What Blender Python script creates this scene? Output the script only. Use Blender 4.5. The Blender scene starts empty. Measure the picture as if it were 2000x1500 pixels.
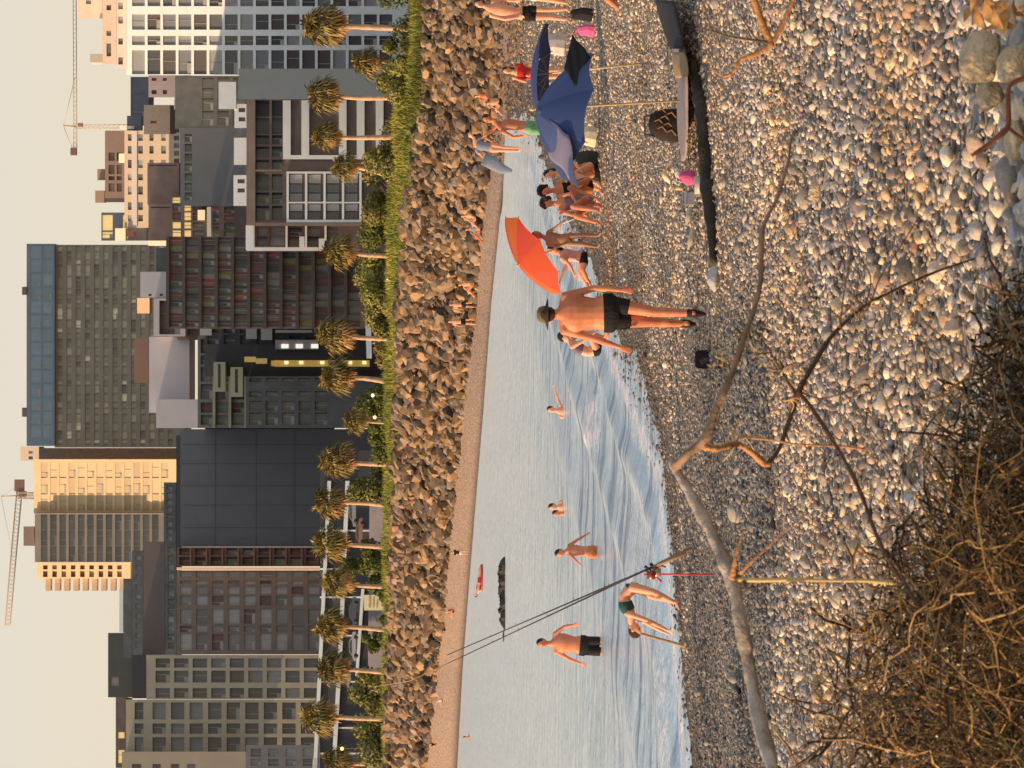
import bpy, math, random
import numpy as np
from mathutils import Vector, Matrix
random.seed(7); RNG = np.random.default_rng(11)
SC = bpy.context.scene; COL = SC.collection
# ---------------------------------------------------------------- camera model (picture is taken sideways)
F = 6000.0; HV = 825.0; HC = 3.6
TH = math.atan((1000.0-HV)/F)
def dirv(u, v):
    r = (u-750.0)/F; d = (v-1000.0)/F
    return np.array([r, math.cos(TH)-d*math.sin(TH), -math.sin(TH)-d*math.cos(TH)])
def P(u, v, Y):
    d = dirv(u, v); t = Y/d[1]
    return Vector((d[0]*t, Y, HC+d[2]*t))
def PP(px, py, Y): return P(1500-py, px, Y)
# ---------------------------------------------------------------- terrain function
def W(u, v):
    p = P(u, v, 1.0); t = HC/(HC-p.z); return (p.x*t, t)
near_px = [(-2500,1480),(-600,1400),(0,1348),(200,1326),(400,1310),(600,1290),(700,1250),(800,1206),(870,1180),(950,1150),(1050,1103),(1150,1064),(1240,1040)]
far_px = [(1245,1000),(1235,987),(1150,985),(1080,983),(1020,973),(900,960),(700,945),(500,928),(300,912),(150,902),(0,893),(-300,881),(-2500,865)]
POLY = np.array([W(*p) for p in near_px]+[W(*p) for p in far_px])
def water_sd(x, y):
    x = np.asarray(x, float); y = np.asarray(y, float)
    n = len(POLY); dmin = np.full(x.shape, 1e9); inside = np.zeros(x.shape, bool)
    for i in range(n):
        ax, ay = POLY[i]; bx, by = POLY[(i+1) % n]
        if i != n-1:
            dx, dy = bx-ax, by-ay; L = dx*dx+dy*dy
            t = np.clip(((x-ax)*dx+(y-ay)*dy)/L, 0, 1)
            dmin = np.minimum(dmin, np.hypot(x-ax-t*dx, y-ay-t*dy))
        c = ((ay > y) != (by > y)) & (x < (bx-ax)*(y-ay)/((by-ay)+1e-12)+ax)
        inside ^= c
    return np.where(inside, -dmin, dmin)
US = np.array([-2500,-300,0,200,300,500,700,900,1050,1150,1250,1400,1500,1800,4000.])
VE = np.array([865,881,893,904,912,928,945,960,975,985,990,1000,1005,1008,1008.])
VT = np.array([800,820,830,853,866,883,905,930,938,955,965,985,990,990,990.])
VTOP=np.array([750,762,765,768,773,780,783,790,797,812,828,843,838,835,835.])
VG = np.array([740,755,757,758,760,760,762,765,762,768,772,797,815,815,815.])
def prof(u):
    ve = np.interp(u, US, VE); Ye = HC*F/(ve-HV); Yt = Ye*1.08
    zt = HC-(np.interp(u, US, VT)-HV)*Yt/F
    Yp = Yt*1.10; zp = HC-(np.interp(u, US, VTOP)-HV)*Yp/F
    Yg = Yp*1.12; zg = HC-(np.interp(u, US, VG)-HV)*Yg/F
    return Ye, Yt, zt, Yp, zp, Yg, zg
def sm(a, b, x):
    t = np.clip((x-a)/(b-a), 0, 1); return t*t*(3-2*t)
def vn(x, y, s, k=0):
    return (np.sin(x*s*1.3+1.7+k)*np.cos(y*s*1.1-.6*k)+.5*np.sin(x*s*2.9-y*s*2.3+k*2.1)+.3*np.cos(x*s*5.1+y*s*4.7+k))/1.8
def gz(x, y):
    x = np.asarray(x, float); y = np.asarray(y, float)
    sd = water_sd(x, y)
    yy = np.maximum(y, .5)
    u = x/yy*F*math.cos(TH)+750
    Ye, Yt, zt, Yp, zp, Yg, zg = prof(u)
    nz = .036*np.maximum(sd, 0)
    nz = np.where(y > 60, np.minimum(nz, .45), nz)
    nz = np.minimum(nz, 1.15)
    bank = sm(12.3, 11.2, y+.25*np.sin(x*2.1)+.15*np.sin(x*5.3))*.42
    nz = nz+bank+vn(x, y, .5)*.05*np.clip(sd*.3, 0, 1)+sm(6, 3, y)*-.3
    # shingle berms that run along the near shore
    nz = nz+.07*np.exp(-((sd-3.2)/.5)**2)*(y < 60)+.05*np.exp(-((sd-7)/.8)**2)*(y < 60)
    f = np.where(y < Ye, -9, np.where(y < Yt, zt*(y-Ye)/(Yt-Ye), np.where(y < Yp, zt+(zp-zt)*(y-Yt)/(Yp-Yt), np.where(y < Yg, zp+(zg-zp)*(y-Yp)/(Yg-Yp), zg))))
    land = np.maximum(nz, f)
    return np.where(sd < 0, np.maximum(.05*sd, -1.6), land)
def gz1(x, y): return float(gz(np.array([x]), np.array([y]))[0])
def Gy(u, v, lo=9.0, hi=420.0):
    d = dirv(u, v); Y = np.geomspace(lo, hi, 900); t = Y/d[1]
    h = gz(d[0]*t, Y)-(HC+d[2]*t)
    i = int(np.argmax(h > 0)) if (h > 0).any() else 899
    return float(Y[i])
def G(u, v, lo=9.0):
    Y = Gy(u, v, lo); p = P(u, v, Y); return Vector((p.x, p.y, gz1(p.x, p.y)))
# ---------------------------------------------------------------- materials
MATS = {}
def mat(name, c, rough=.75, var=.18, scale=6., bump=0., bscale=30., metal=0., alpha=None, trans=0., emit=None, spec=.4, c2=None, coord='Object'):
    if name in MATS: return MATS[name]
    m = bpy.data.materials.new(name); m.use_nodes = True; nt = m.node_tree; N = nt.nodes; L = nt.links
    b = N['Principled BSDF']; b.inputs['Roughness'].default_value = rough; b.inputs['Metallic'].default_value = metal
    b.inputs['Specular IOR Level'].default_value = spec
    tc = N.new('ShaderNodeTexCoord'); no = N.new('ShaderNodeTexNoise'); no.inputs['Scale'].default_value = scale; no.inputs['Detail'].default_value = 6
    L.new(tc.outputs[coord], no.inputs['Vector'])
    cr = N.new('ShaderNodeValToRGB'); cr.color_ramp.elements[0].position = .3; cr.color_ramp.elements[1].position = .7
    lo = [x*(1-var) for x in c]; hi = c2 if c2 else [min(1, x*(1+var)) for x in c]
    cr.color_ramp.elements[0].color = (*lo, 1); cr.color_ramp.elements[1].color = (*hi, 1)
    L.new(no.outputs['Fac'], cr.inputs['Fac']); L.new(cr.outputs['Color'], b.inputs['Base Color'])
    if bump:
        n2 = N.new('ShaderNodeTexNoise'); n2.inputs['Scale'].default_value = bscale; n2.inputs['Detail'].default_value = 5
        L.new(tc.outputs[coord], n2.inputs['Vector'])
        bp = N.new('ShaderNodeBump'); bp.inputs['Strength'].default_value = bump; bp.inputs['Distance'].default_value = .05
        L.new(n2.outputs['Fac'], bp.inputs['Height']); L.new(bp.outputs['Normal'], b.inputs['Normal'])
    if emit: b.inputs['Emission Color'].default_value = (*emit[0], 1); b.inputs['Emission Strength'].default_value = emit[1]
    MATS[name] = m; return m
def vmat(name, rough=.8, bump=.4, bscale=60, trans=False, spec=.3):
    m = bpy.data.materials.new(name); m.use_nodes = True; nt = m.node_tree; N = nt.nodes; L = nt.links
    b = N['Principled BSDF']; b.inputs['Roughness'].default_value = rough; b.inputs['Specular IOR Level'].default_value = spec
    at = N.new('ShaderNodeAttribute'); at.attribute_name = 'Col'
    tc = N.new('ShaderNodeTexCoord'); no = N.new('ShaderNodeTexNoise'); no.inputs['Scale'].default_value = bscale; no.inputs['Detail'].default_value = 5
    L.new(tc.outputs['Object'], no.inputs['Vector'])
    mr = N.new('ShaderNodeMapRange'); mr.inputs['To Min'].default_value = .62; mr.inputs['To Max'].default_value = 1.38; L.new(no.outputs['Fac'], mr.inputs['Value'])
    mx = N.new('ShaderNodeVectorMath'); mx.operation = 'SCALE'; L.new(at.outputs['Color'], mx.inputs[0]); L.new(mr.outputs['Result'], mx.inputs['Scale'])
    L.new(mx.outputs['Vector'], b.inputs['Base Color'])
    if bump:
        bp = N.new('ShaderNodeBump'); bp.inputs['Strength'].default_value = bump; bp.inputs['Distance'].default_value = .02
        L.new(no.outputs['Fac'], bp.inputs['Height']); L.new(bp.outputs['Normal'], b.inputs['Normal'])
    return m
# ---------------------------------------------------------------- object helpers
def tag(o, label=None, cat=None, group=None, kind=None):
    if label: o['label'] = label
    if cat: o['category'] = cat
    if group: o['group'] = group
    if kind: o['kind'] = kind
    return o
def root(name, loc, label, cat, group=None):
    o = bpy.data.objects.new(name, None); o.empty_display_size = .2; COL.objects.link(o); o.location = loc
    return tag(o, label, cat, group)
def np_mesh(name, V, Fc, smooth=False, cols=None):
    V = np.ascontiguousarray(V, np.float32); me = bpy.data.meshes.new(name)
    Fc = np.ascontiguousarray(Fc, np.int32); k = Fc.shape[1]; n = len(Fc)
    me.vertices.add(len(V)); me.vertices.foreach_set('co', V.ravel())
    me.loops.add(n*k); me.loops.foreach_set('vertex_index', Fc.ravel())
    me.polygons.add(n); me.polygons.foreach_set('loop_start', np.arange(0, n*k, k, dtype=np.int32))
    me.polygons.foreach_set('use_smooth', np.full(n, smooth))
    me.update(calc_edges=True)
    if cols is not None:
        a = me.color_attributes.new('Col', 'FLOAT_COLOR', 'POINT')
        c = np.ones((len(V), 4), np.float32); c[:, :3] = cols; a.data.foreach_set('color', c.ravel())
    return me
def link(name, me, m, parent=None):
    o = bpy.data.objects.new(name, me); COL.objects.link(o)
    if m is not None and not me.materials: me.materials.append(m)
    if parent is not None: o.parent = parent
    return o
class MB:
    """collects polygons in world space, builds one mesh object (local to its parent's base)"""
    def __init__(s): s.v = []; s.f = []; s.sm = []
    def add(s, vs, fs, smooth=False):
        o = len(s.v); s.v += [Vector(a) for a in vs]; s.f += [tuple(i+o for i in f) for f in fs]; s.sm += [smooth]*len(fs); return s
    def prism(s, quad, E):
        q = [Vector(a) for a in quad]; r = [a+Vector(E) for a in q]; n = len(q)
        return s.add(q+r, [tuple(range(n)), tuple(range(2*n-1, n-1, -1))]+[(i, i+n, (i+1) % n+n, (i+1) % n) for i in range(n)])
    def box(s, c, sx, sy, sz, rot=None, taper=1.):
        c = Vector(c); R = rot or Matrix.Identity(3); vs = []
        for z in (-1, 1):
            k = 1 if z < 0 else taper
            for x, y in ((-1,-1),(1,-1),(1,1),(-1,1)): vs.append(c+R@Vector((x*sx/2*k, y*sy/2*k, z*sz/2)))
        return s.add(vs, [(3,2,1,0),(4,5,6,7),(0,1,5,4),(1,2,6,5),(2,3,7,6),(3,0,4,7)])
    def tube(s, pts, rad, n=8, smooth=True, side=None, cap=True):
        pts = [Vector(p) for p in pts]; N = len(pts); o = []; ref = None
        for i in range(N):
            t = (pts[min(i+1, N-1)]-pts[max(i-1, 0)])
            t = t.normalized() if t.length > 1e-9 else Vector((0,0,1))
            if side is not None:
                a = Vector(side); a = (a-t*a.dot(t)).normalized()
            elif ref is None:
                a = t.cross(Vector((.31,.2,.93)) if abs(t.z) < .9 else Vector((1,.1,0))).normalized()
            else:
                a = (ref-t*ref.dot(t)); a = a.normalized() if a.length > 1e-6 else t.orthogonal().normalized()
            ref = a; b = t.cross(a); r = rad[i] if isinstance(rad, (list, tuple)) else rad
            ra, rb = r if isinstance(r, (list, tuple)) else (r, r)
            for k in range(n):
                w = 2*math.pi*k/n; o.append(pts[i]+a*(math.cos(w)*ra)+b*(math.sin(w)*rb))
        f = [(i*n+k, i*n+(k+1) % n, (i+1)*n+(k+1) % n, (i+1)*n+k) for i in range(N-1) for k in range(n)]
        if cap: f += [tuple(range(n-1, -1, -1)), tuple(range((N-1)*n, N*n))]
        return s.add(o, f, smooth)
    def ball(s, c, r, n=12, m=8, R=None, jit=0., smooth=True):
        c = Vector(c); r = r if isinstance(r, (list, tuple)) else (r, r, r); R = R or Matrix.Identity(3); vs = []
        for i in range(m+1):
            th = math.pi*i/m
            for k in range(n):
                w = 2*math.pi*k/n; q = 1+random.uniform(-jit, jit)
                vs.append(c+R@Vector((r[0]*math.sin(th)*math.cos(w)*q, r[1]*math.sin(th)*math.sin(w)*q, r[2]*math.cos(th)*q)))
        f = [(i*n+k, (i+1)*n+k, (i+1)*n+(k+1) % n, i*n+(k+1) % n) for i in range(m) for k in range(n)]
        return s.add(vs, f, smooth)
    def build(s, name, m, parent=None, remesh=0., smooth_it=0):
        base = parent_base(parent)
        me = bpy.data.meshes.new(name); me.from_pydata([tuple(a-base) for a in s.v], [], s.f)
        me.polygons.foreach_set('use_smooth', s.sm); me.update()
        o = link(name, me, m, parent)
        if remesh:
            r = o.modifiers.new('fuse', 'REMESH'); r.mode = 'VOXEL'; r.voxel_size = remesh; r.use_smooth_shade = True
            if smooth_it:
                q = o.modifiers.new('relax', 'SMOOTH'); q.iterations = smooth_it; q.factor = .5
        return o
def parent_base(p):
    b = Vector((0,0,0))
    while p is not None: b = b+Vector(p.location); p = p.parent
    return b
def single(o, loc):
    """move origin of a top-level mesh to its base"""
    loc = Vector(loc); o.data.transform(Matrix.Translation(-loc)); o.location = loc; return o
def cpy(o, parent=None):
    c = o.copy(); COL.objects.link(c); c.parent = parent
    for ch in list(o.children): cpy(ch, c)
    return c
def curve_pts(pts, n=6):
    pts = [Vector(p) for p in pts]; out = []
    for i in range(len(pts)-1):
        p0 = pts[max(i-1, 0)]; p1 = pts[i]; p2 = pts[i+1]; p3 = pts[min(i+2, len(pts)-1)]
        for k in range(n):
            t = k/n; out.append(.5*((2*p1)+(p2-p0)*t+(2*p0-5*p1+4*p2-p3)*t*t+(3*p1-p0-3*p2+p3)*t**3))
    out.append(pts[-1]); return out
# ---------------------------------------------------------------- camera, sky, sun
cam = bpy.data.cameras.new('camera'); cam.sensor_fit = 'HORIZONTAL'; cam.sensor_width = 36; cam.lens = F/2000*36
cam.clip_start = .5; cam.clip_end = 20000; cam.dof.use_dof = True; cam.dof.focus_distance = 42; cam.dof.aperture_fstop = 15
co = bpy.data.objects.new('camera', cam); COL.objects.link(co); SC.camera = co
X = Vector((0, -math.sin(TH), -math.cos(TH))); Yv = Vector((1,0,0)); Z = X.cross(Yv)
M = Matrix((X, Yv, Z)).transposed().to_4x4(); M.translation = (0,0,HC); co.matrix_world = M
ELEV = math.radians(12); AZ = math.radians(14)      # sun from the left of the beach, a little behind the viewer
SUN = Vector((-math.cos(ELEV)*math.cos(AZ), -math.cos(ELEV)*math.sin(AZ), math.sin(ELEV)))
sl = bpy.data.lights.new('sun', 'SUN'); sl.energy = 5.0; sl.angle = math.radians(.6); sl.color = (1, .67, .38)
so = bpy.data.objects.new('sun', sl); COL.objects.link(so); so.rotation_euler = SUN.to_track_quat('Z', 'Y').to_euler()
w = bpy.data.worlds.new('World'); SC.world = w; w.use_nodes = True; nt = w.node_tree; N = nt.nodes; L = nt.links
bg = N['Background']; sky = N.new('ShaderNodeTexSky'); sky.sky_type = 'NISHITA'; sky.sun_disc = False
sky.sun_elevation = ELEV; sky.sun_rotation = math.atan2(SUN.x, SUN.y); sky.dust_density = 4.; sky.air_density = 1.; sky.ozone_density = 1.
# evening haze: a cream band along the horizon that fades into the blue higher up
tc = N.new('ShaderNodeTexCoord'); sx = N.new('ShaderNodeSeparateXYZ'); L.new(tc.outputs['Generated'], sx.inputs[0])
cr = N.new('ShaderNodeValToRGB'); e = cr.color_ramp.elements
e[0].position = 0.; e[0].color = (.93,.93,.93,1); e[1].position = .75; e[1].color = (.5,.5,.5,1)
k = e.new(.16); k.color = (.85,.85,.85,1)
L.new(sx.outputs['Z'], cr.inputs['Fac'])
hz = N.new('ShaderNodeValToRGB'); e = hz.color_ramp.elements
e[0].position = 0; e[0].color = (9.3,7.5,5.0,1); e[1].position = 1.; e[1].color = (4.2,5.2,6.8,1); k = e.new(.55); k.color = (6.9,7.7,8.6,1)
k = e.new(.05); k.color = (9.3,7.8,5.5,1); k = e.new(.14); k.color = (8.9,8.1,6.8,1); k = e.new(.26); k.color = (8.2,8.6,8.8,1)
L.new(sx.outputs['Z'], hz.inputs['Fac'])
mx = N.new('ShaderNodeMix'); mx.data_type = 'RGBA'
L.new(cr.outputs['Color'], mx.inputs[0]); L.new(sky.outputs['Color'], mx.inputs[6]); L.new(hz.outputs['Color'], mx.inputs[7])
L.new(mx.outputs[2], bg.inputs['Color']); bg.inputs['Strength'].default_value = .1
SC.view_settings.view_transform = 'Standard'; SC.view_settings.look = 'None'; SC.view_settings.exposure = 0; SC.view_settings.gamma = 1
SC.render.engine = 'CYCLES'
# ---------------------------------------------------------------- ground sheet
tt = np.unique(np.concatenate([np.linspace(-2.2, -.3, 24), np.linspace(-.3, -.16, 15), np.linspace(-.16, .16, 561), np.linspace(.16, .3, 15), np.linspace(.3, 2.2, 24)]))
yy = np.concatenate([np.linspace(-20, 2, 12), np.geomspace(2.2, 460, 760), np.geomspace(480, 14000, 26)])
A, B = np.meshgrid(tt, yy); Xg = A*np.maximum(B, 14)*1.; Xg = A*np.where(B < 14, 14, B)
Zg = gz(Xg, B); Zg = np.where(B < 2, 1.2, Zg)
SDg = water_sd(Xg, B)
nr, nc = Xg.shape; idx = np.arange(nr*nc).reshape(nr, nc)
Fq = np.stack([idx[:-1,:-1], idx[:-1,1:], idx[1:,1:], idx[1:,:-1]], -1).reshape(-1, 4)
Ug = Xg/np.maximum(B, .5)*F+750
Ye, Yt, zt, Yp, zp, Yg, zg = prof(Ug)
cg = np.zeros((nr, nc, 3)); cg[:] = (.21,.165,.125)
wet = np.clip(1-np.abs(SDg)/3.0, 0, 1)[..., None]
cg = cg*(1-wet*.5)
far = (B > Ye*1.0)[..., None]; cg = np.where(far, np.array((.40,.275,.195))*(1-.6*np.clip(1-(B-Ye)/(Ye*.02), 0, 1))[..., None], cg)
cg = np.where((B > Yt)[..., None], np.array((.10,.075,.05)), cg)
cg = np.where((B > Yp)[..., None], np.array((.10,.10,.025)), cg)
cg = np.where((B > Yg*1.06)[..., None], np.array((.12,.11,.10)), cg)
me = np_mesh('beach_ground', np.stack([Xg, B, Zg], -1).reshape(-1, 3), Fq, True, cg.reshape(-1, 3))
gm = vmat('ground_mat', .9, 0, 40)
nt = gm.node_tree; N = nt.nodes; L = nt.links; b = N['Principled BSDF']
vo = N.new('ShaderNodeTexVoronoi'); vo.inputs['Scale'].default_value = 13; vo.inputs['Randomness'].default_value = 1
tcg = N.new('ShaderNodeTexCoord'); L.new(tcg.outputs['Object'], vo.inputs['Vector'])
src = b.inputs['Base Color'].links[0].from_socket
hs = N.new('ShaderNodeSeparateColor'); L.new(vo.outputs['Color'], hs.inputs[0])
mr = N.new('ShaderNodeMapRange'); mr.inputs['To Min'].default_value = .35; mr.inputs['To Max'].default_value = 1.9; L.new(hs.outputs[0], mr.inputs['Value'])
sc_ = N.new('ShaderNodeVectorMath'); sc_.operation = 'SCALE'; L.new(src, sc_.inputs[0]); L.new(mr.outputs['Result'], sc_.inputs['Scale']); L.new(sc_.outputs['Vector'], b.inputs['Base Color'])
bp = N.new('ShaderNodeBump'); bp.inputs['Strength'].default_value = 1.; bp.inputs['Distance'].default_value = .06; bp.invert = True
L.new(vo.outputs['Distance'], bp.inputs['Height']); L.new(bp.outputs['Normal'], b.inputs['Normal'])
tag(link('beach_ground', me, gm), 'pebble beach and shore ground running up to the promenade', 'ground', None, 'structure')
# ---------------------------------------------------------------- water sheet with low waves and foam
tt = np.concatenate([np.linspace(-1.6, -.17, 20), np.linspace(-.165, .165, 331), np.linspace(.17, .5, 6)])
yy = np.concatenate([np.geomspace(30, 130, 620), np.geomspace(130.3, 900, 200)])
A, B = np.meshgrid(tt, yy); Xw = A*B; sd = water_sd(Xw, B); dd = -sd
nearS = np.clip((125-B)/50, 0, 1)
wob = vn(Xw, B, .35, 3)
h = np.zeros_like(B)
d2 = dd+wob*.22
amp = .5+.5*np.sin(Xw*.35+.8)*np.cos(Xw*.13)
def ridge(c, w_, a): return a*np.exp(-((d2-c)/w_)**2)
h += nearS*(ridge(1.1, .3, .10)+ridge(3.0, .42, .13)*np.clip(amp+.3, 0, 1)+ridge(5.6, .7, .06)+ridge(9.5, 1.0, .03))
leftw = np.exp(-((Xw+4.6)/2.2)**2)
h += nearS*.10*leftw*np.exp(-((d2-2.3)/.45)**2)
h += (.012*vn(Xw*.5+.6*np.sin(B*.3), B*.9+.3*np.sin(Xw*.9), 1.3, 1)+.006*vn(Xw*.9, B*1.2, 2.7, 6))*np.clip(dd*.3, 0, 1)
h += .02
n1 = vn(Xw, B, 1.9, 2); n2 = vn(Xw, B, 6.5, 7); n3 = vn(Xw, B, 15., 4)
foam = np.zeros_like(B)
foam += nearS*np.exp(-((dd-.25+.12*n1)/.22)**2)*np.clip(.75+.5*n2, 0, 1)
foam += nearS*leftw*np.exp(-((d2-1.7)/.85)**2)*np.clip(1.1+.3*n2, 0, 1)*.62
patch = np.exp(-((Xw/B*F+750-690)/62)**4)*np.exp(-((B-63.5-.012*(Xw/B*F+60))/1.9)**2)
foam += patch*np.clip(1.1+.3*n2, 0, 1.2)
foam += nearS*.35*np.exp(-((d2-4.4)/.35)**2)*np.clip(n1+.35*n2, 0, 1)
foam += .35*np.exp(-((dd-.6)/.8)**2)*(B > 130)*np.clip(n1, 0, 1)
foam = np.clip(foam, 0, 1); h += patch*.16*(1+.25*n1)
cs = np.stack([foam, np.clip(np.clip(.95-dd/15, 0, 1)+.5*np.exp(-((d2-4.6)/1.3)**2), 0, 1)*nearS, np.clip(dd/40, 0, 1)], -1)
nr, nc = Xw.shape; idx = np.arange(nr*nc).reshape(nr, nc)
Fq = np.stack([idx[:-1,:-1], idx[:-1,1:], idx[1:,1:], idx[1:,:-1]], -1).reshape(-1, 4)
me = np_mesh('sea_water', np.stack([Xw, B, h], -1).reshape(-1, 3), Fq, True, cs.reshape(-1, 3))
m = bpy.data.materials.new('water_mat'); m.use_nodes = True; nt = m.node_tree; N = nt.nodes; L = nt.links; b = N['Principled BSDF']
at = N.new('ShaderNodeAttribute'); at.attribute_name = 'Col'; se = N.new('ShaderNodeSeparateColor'); L.new(at.outputs['Color'], se.inputs[0])
tc = N.new('ShaderNodeTexCoord')
def wnoise(scx, scy, sc, det):
    mp = N.new('ShaderNodeMapping'); mp.inputs['Scale'].default_value = (scx, scy, 1); L.new(tc.outputs['Object'], mp.inputs[0])
    no = N.new('ShaderNodeTexNoise'); no.inputs['Scale'].default_value = sc; no.inputs['Detail'].default_value = det; L.new(mp.outputs[0], no.inputs['Vector']); return no.outputs['Fac']
na = wnoise(.5, 1.1, .9, 5); nb = wnoise(.8, 1.6, 4, 4)
ad = N.new('ShaderNodeMath'); ad.operation = 'MULTIPLY_ADD'; ad.inputs[1].default_value = .35; L.new(nb, ad.inputs[0]); L.new(na, ad.inputs[2])
bp = N.new('ShaderNodeBump'); bp.inputs['Strength'].default_value = 1.; bp.inputs['Distance'].default_value = .30; L.new(ad.outputs[0], bp.inputs['Height']); L.new(bp.outputs['Normal'], b.inputs['Normal'])
c1 = N.new('ShaderNodeMix'); c1.data_type = 'RGBA'; c1.inputs[6].default_value = (.98,1.0,.92,1); c1.inputs[7].default_value = (.76,.86,.90,1); L.new(se.outputs[1], c1.inputs[0])
st_ = wnoise(.16, 1.2, 1.1, 5); sr_ = N.new('ShaderNodeMapRange'); sr_.inputs['From Min'].default_value = .50; sr_.inputs['From Max'].default_value = .62; L.new(st_, sr_.inputs['Value'])
sm_ = N.new('ShaderNodeMath'); sm_.operation = 'MULTIPLY'; L.new(sr_.outputs[0], sm_.inputs[0]); L.new(se.outputs[1], sm_.inputs[1])
c1b = N.new('ShaderNodeMix'); c1b.data_type = 'RGBA'; c1b.inputs[7].default_value = (.24,.33,.44,1); L.new(sm_.outputs[0], c1b.inputs[0]); L.new(c1.outputs[2], c1b.inputs[6]); c1 = c1b
c2 = N.new('ShaderNodeMix'); c2.data_type = 'RGBA'; c2.inputs[7].default_value = (.88,.80,.78,1); L.new(c1.outputs[2], c2.inputs[6])
nf = wnoise(1, 1.3, 9, 5); mm = N.new('ShaderNodeMath'); mm.operation = 'SUBTRACT'; mm.inputs[1].default_value = .5; L.new(nf, mm.inputs[0])
m2 = N.new('ShaderNodeMath'); m2.operation = 'MULTIPLY_ADD'; m2.inputs[1].default_value = 2.2; L.new(mm.outputs[0], m2.inputs[0]); L.new(se.outputs[0], m2.inputs[2])
m3 = N.new('ShaderNodeMapRange'); m3.inputs['From Min'].default_value = .35; m3.inputs['From Max'].default_value = .75; L.new(m2.outputs[0], m3.inputs['Value'])
m4 = N.new('ShaderNodeMath'); m4.operation = 'MULTIPLY'; gt = N.new('ShaderNodeMapRange'); gt.inputs['From Min'].default_value = .04; gt.inputs['From Max'].default_value = .2; L.new(se.outputs[0], gt.inputs['Value'])
L.new(m3.outputs[0], m4.inputs[0]); L.new(gt.outputs[0], m4.inputs[1]); L.new(m4.outputs[0], c2.inputs[0])
L.new(c2.outputs[2], b.inputs['Base Color'])
rr = N.new('ShaderNodeMapRange'); rr.inputs['To Min'].default_value = .20; rr.inputs['To Max'].default_value = .8; L.new(m4.outputs[0], rr.inputs['Value']); L.new(rr.outputs[0], b.inputs['Roughness'])
b.inputs['IOR'].default_value = 1.33; b.inputs['Specular IOR Level'].default_value = .22; ml = N.new('ShaderNodeMapRange'); ml.inputs['To Min'].default_value = .35; ml.inputs['To Max'].default_value = 0.; L.new(m4.outputs[0], ml.inputs['Value']); L.new(ml.outputs[0], b.inputs['Metallic'])
tag(link('sea_water', me, m), 'pale calm sea inlet with small waves breaking on the near pebbles', 'water', None, 'structure')
# ---------------------------------------------------------------- loose stones
def ico(sub):
    import bmesh
    bm = bmesh.new(); bmesh.ops.create_icosphere(bm, subdivisions=sub, radius=1); V = np.array([v.co[:] for v in bm.verts]); Fc = np.array([[v.index for v in f.verts] for f in bm.faces]); bm.free(); return V, Fc
I1 = ico(1); I2 = ico(2)
def rotm(n, tilt):
    a = RNG.uniform(0, 2*np.pi, n); b_ = RNG.normal(0, tilt, n); c = RNG.normal(0, tilt, n)
    ca, sa, cb, sb, cc, sc_ = np.cos(a), np.sin(a), np.cos(b_), np.sin(b_), np.cos(c), np.sin(c)
    o = np.zeros(n); i = np.ones(n)
    Rz = np.stack([ca,-sa,o,sa,ca,o,o,o,i], -1).reshape(n,3,3); Rx = np.stack([i,o,o,o,cb,-sb,o,sb,cb], -1).reshape(n,3,3); Ry = np.stack([cc,o,sc_,o,i,o,-sc_,o,cc], -1).reshape(n,3,3)
    return Ry@Rx@Rz
def stone_cloud(name, pos, rad, col, base, lumps=.12, tilt=.3, flat=(.42,.7)):
    V0, F0 = base; n = len(pos); nv = len(V0)
    vs = []
    for k in range(16):
        w = RNG.normal(size=(4,3))*1.6; d = 1+lumps*np.sin(V0@w.T).sum(1)/2
        cut = V0@(lambda q: q/np.linalg.norm(q))(RNG.normal(size=3)); V = V0*d[:,None]; V = V*(1-.25*np.clip(cut-.6, 0, 1))[:,None]
        for _ in range(5):
            q_ = RNG.normal(size=3); q_ /= np.linalg.norm(q_); V = V-np.clip(V@q_-RNG.uniform(.5,.85), 0, 9)[:,None]*q_*.9
        vs.append(V)
    vs = np.array(vs)[RNG.integers(0, 16, n)]
    sc_ = np.stack([RNG.uniform(.85, 1.25, n), RNG.uniform(.65, .95, n), RNG.uniform(flat[0], flat[1], n)], -1)*rad[:,None]
    V = (vs*sc_[:,None,:])@rotm(n, tilt).transpose(0,2,1)+pos[:,None,:]
    Fc = F0[None]+(np.arange(n)*nv)[:,None,None]
    C = np.repeat(col, nv, 0)
    return np_mesh(name, V.reshape(-1,3), Fc.reshape(-1,3), True, C)
PAL = np.array([(.30,.285,.28),(.24,.235,.245),(.40,.33,.25),(.36,.34,.31),(.60,.54,.45),(.19,.17,.17),(.33,.25,.18),(.12,.11,.11),(.60,.50,.38),(.28,.21,.17)])
PW = np.array([.16,.12,.15,.12,.14,.08,.08,.06,.10,.03]); PW = PW/PW.sum()
def scatter(vlo, vhi, dpx_lo, dpx_hi, cover):
    out = []; v = vlo
    while v < vhi:
        st = min(20, vhi-v); t = (v-vlo)/(vhi-vlo); d = dpx_lo+(dpx_hi-dpx_lo)*t
        n = int(2200*st*cover/(d*d*.40)); out.append(np.stack([RNG.uniform(-350, 1850, n), RNG.uniform(v, v+st, n), d*np.exp(RNG.normal(0, .42, n))], -1)); v += st
    q = np.concatenate(out); u, v, d = q.T
    dx = (u-750)/F; dn = (v-1000)/F; dy = math.cos(TH)-dn*math.sin(TH); dz = -math.sin(TH)-dn*math.cos(TH)
    Y = np.full(len(u), 3.0)/(-dz)*dy
    for _ in range(12):
        z = gz(dx*Y/dy, Y); Y = .5*Y+.5*(HC-z)/(-dz)*dy
    x = dx*Y/dy; z = gz(x, Y); s = water_sd(x, Y)
    ok = (s > -.5); return x[ok], Y[ok], z[ok], (d*Y/F/2)[ok], s[ok]
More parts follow.
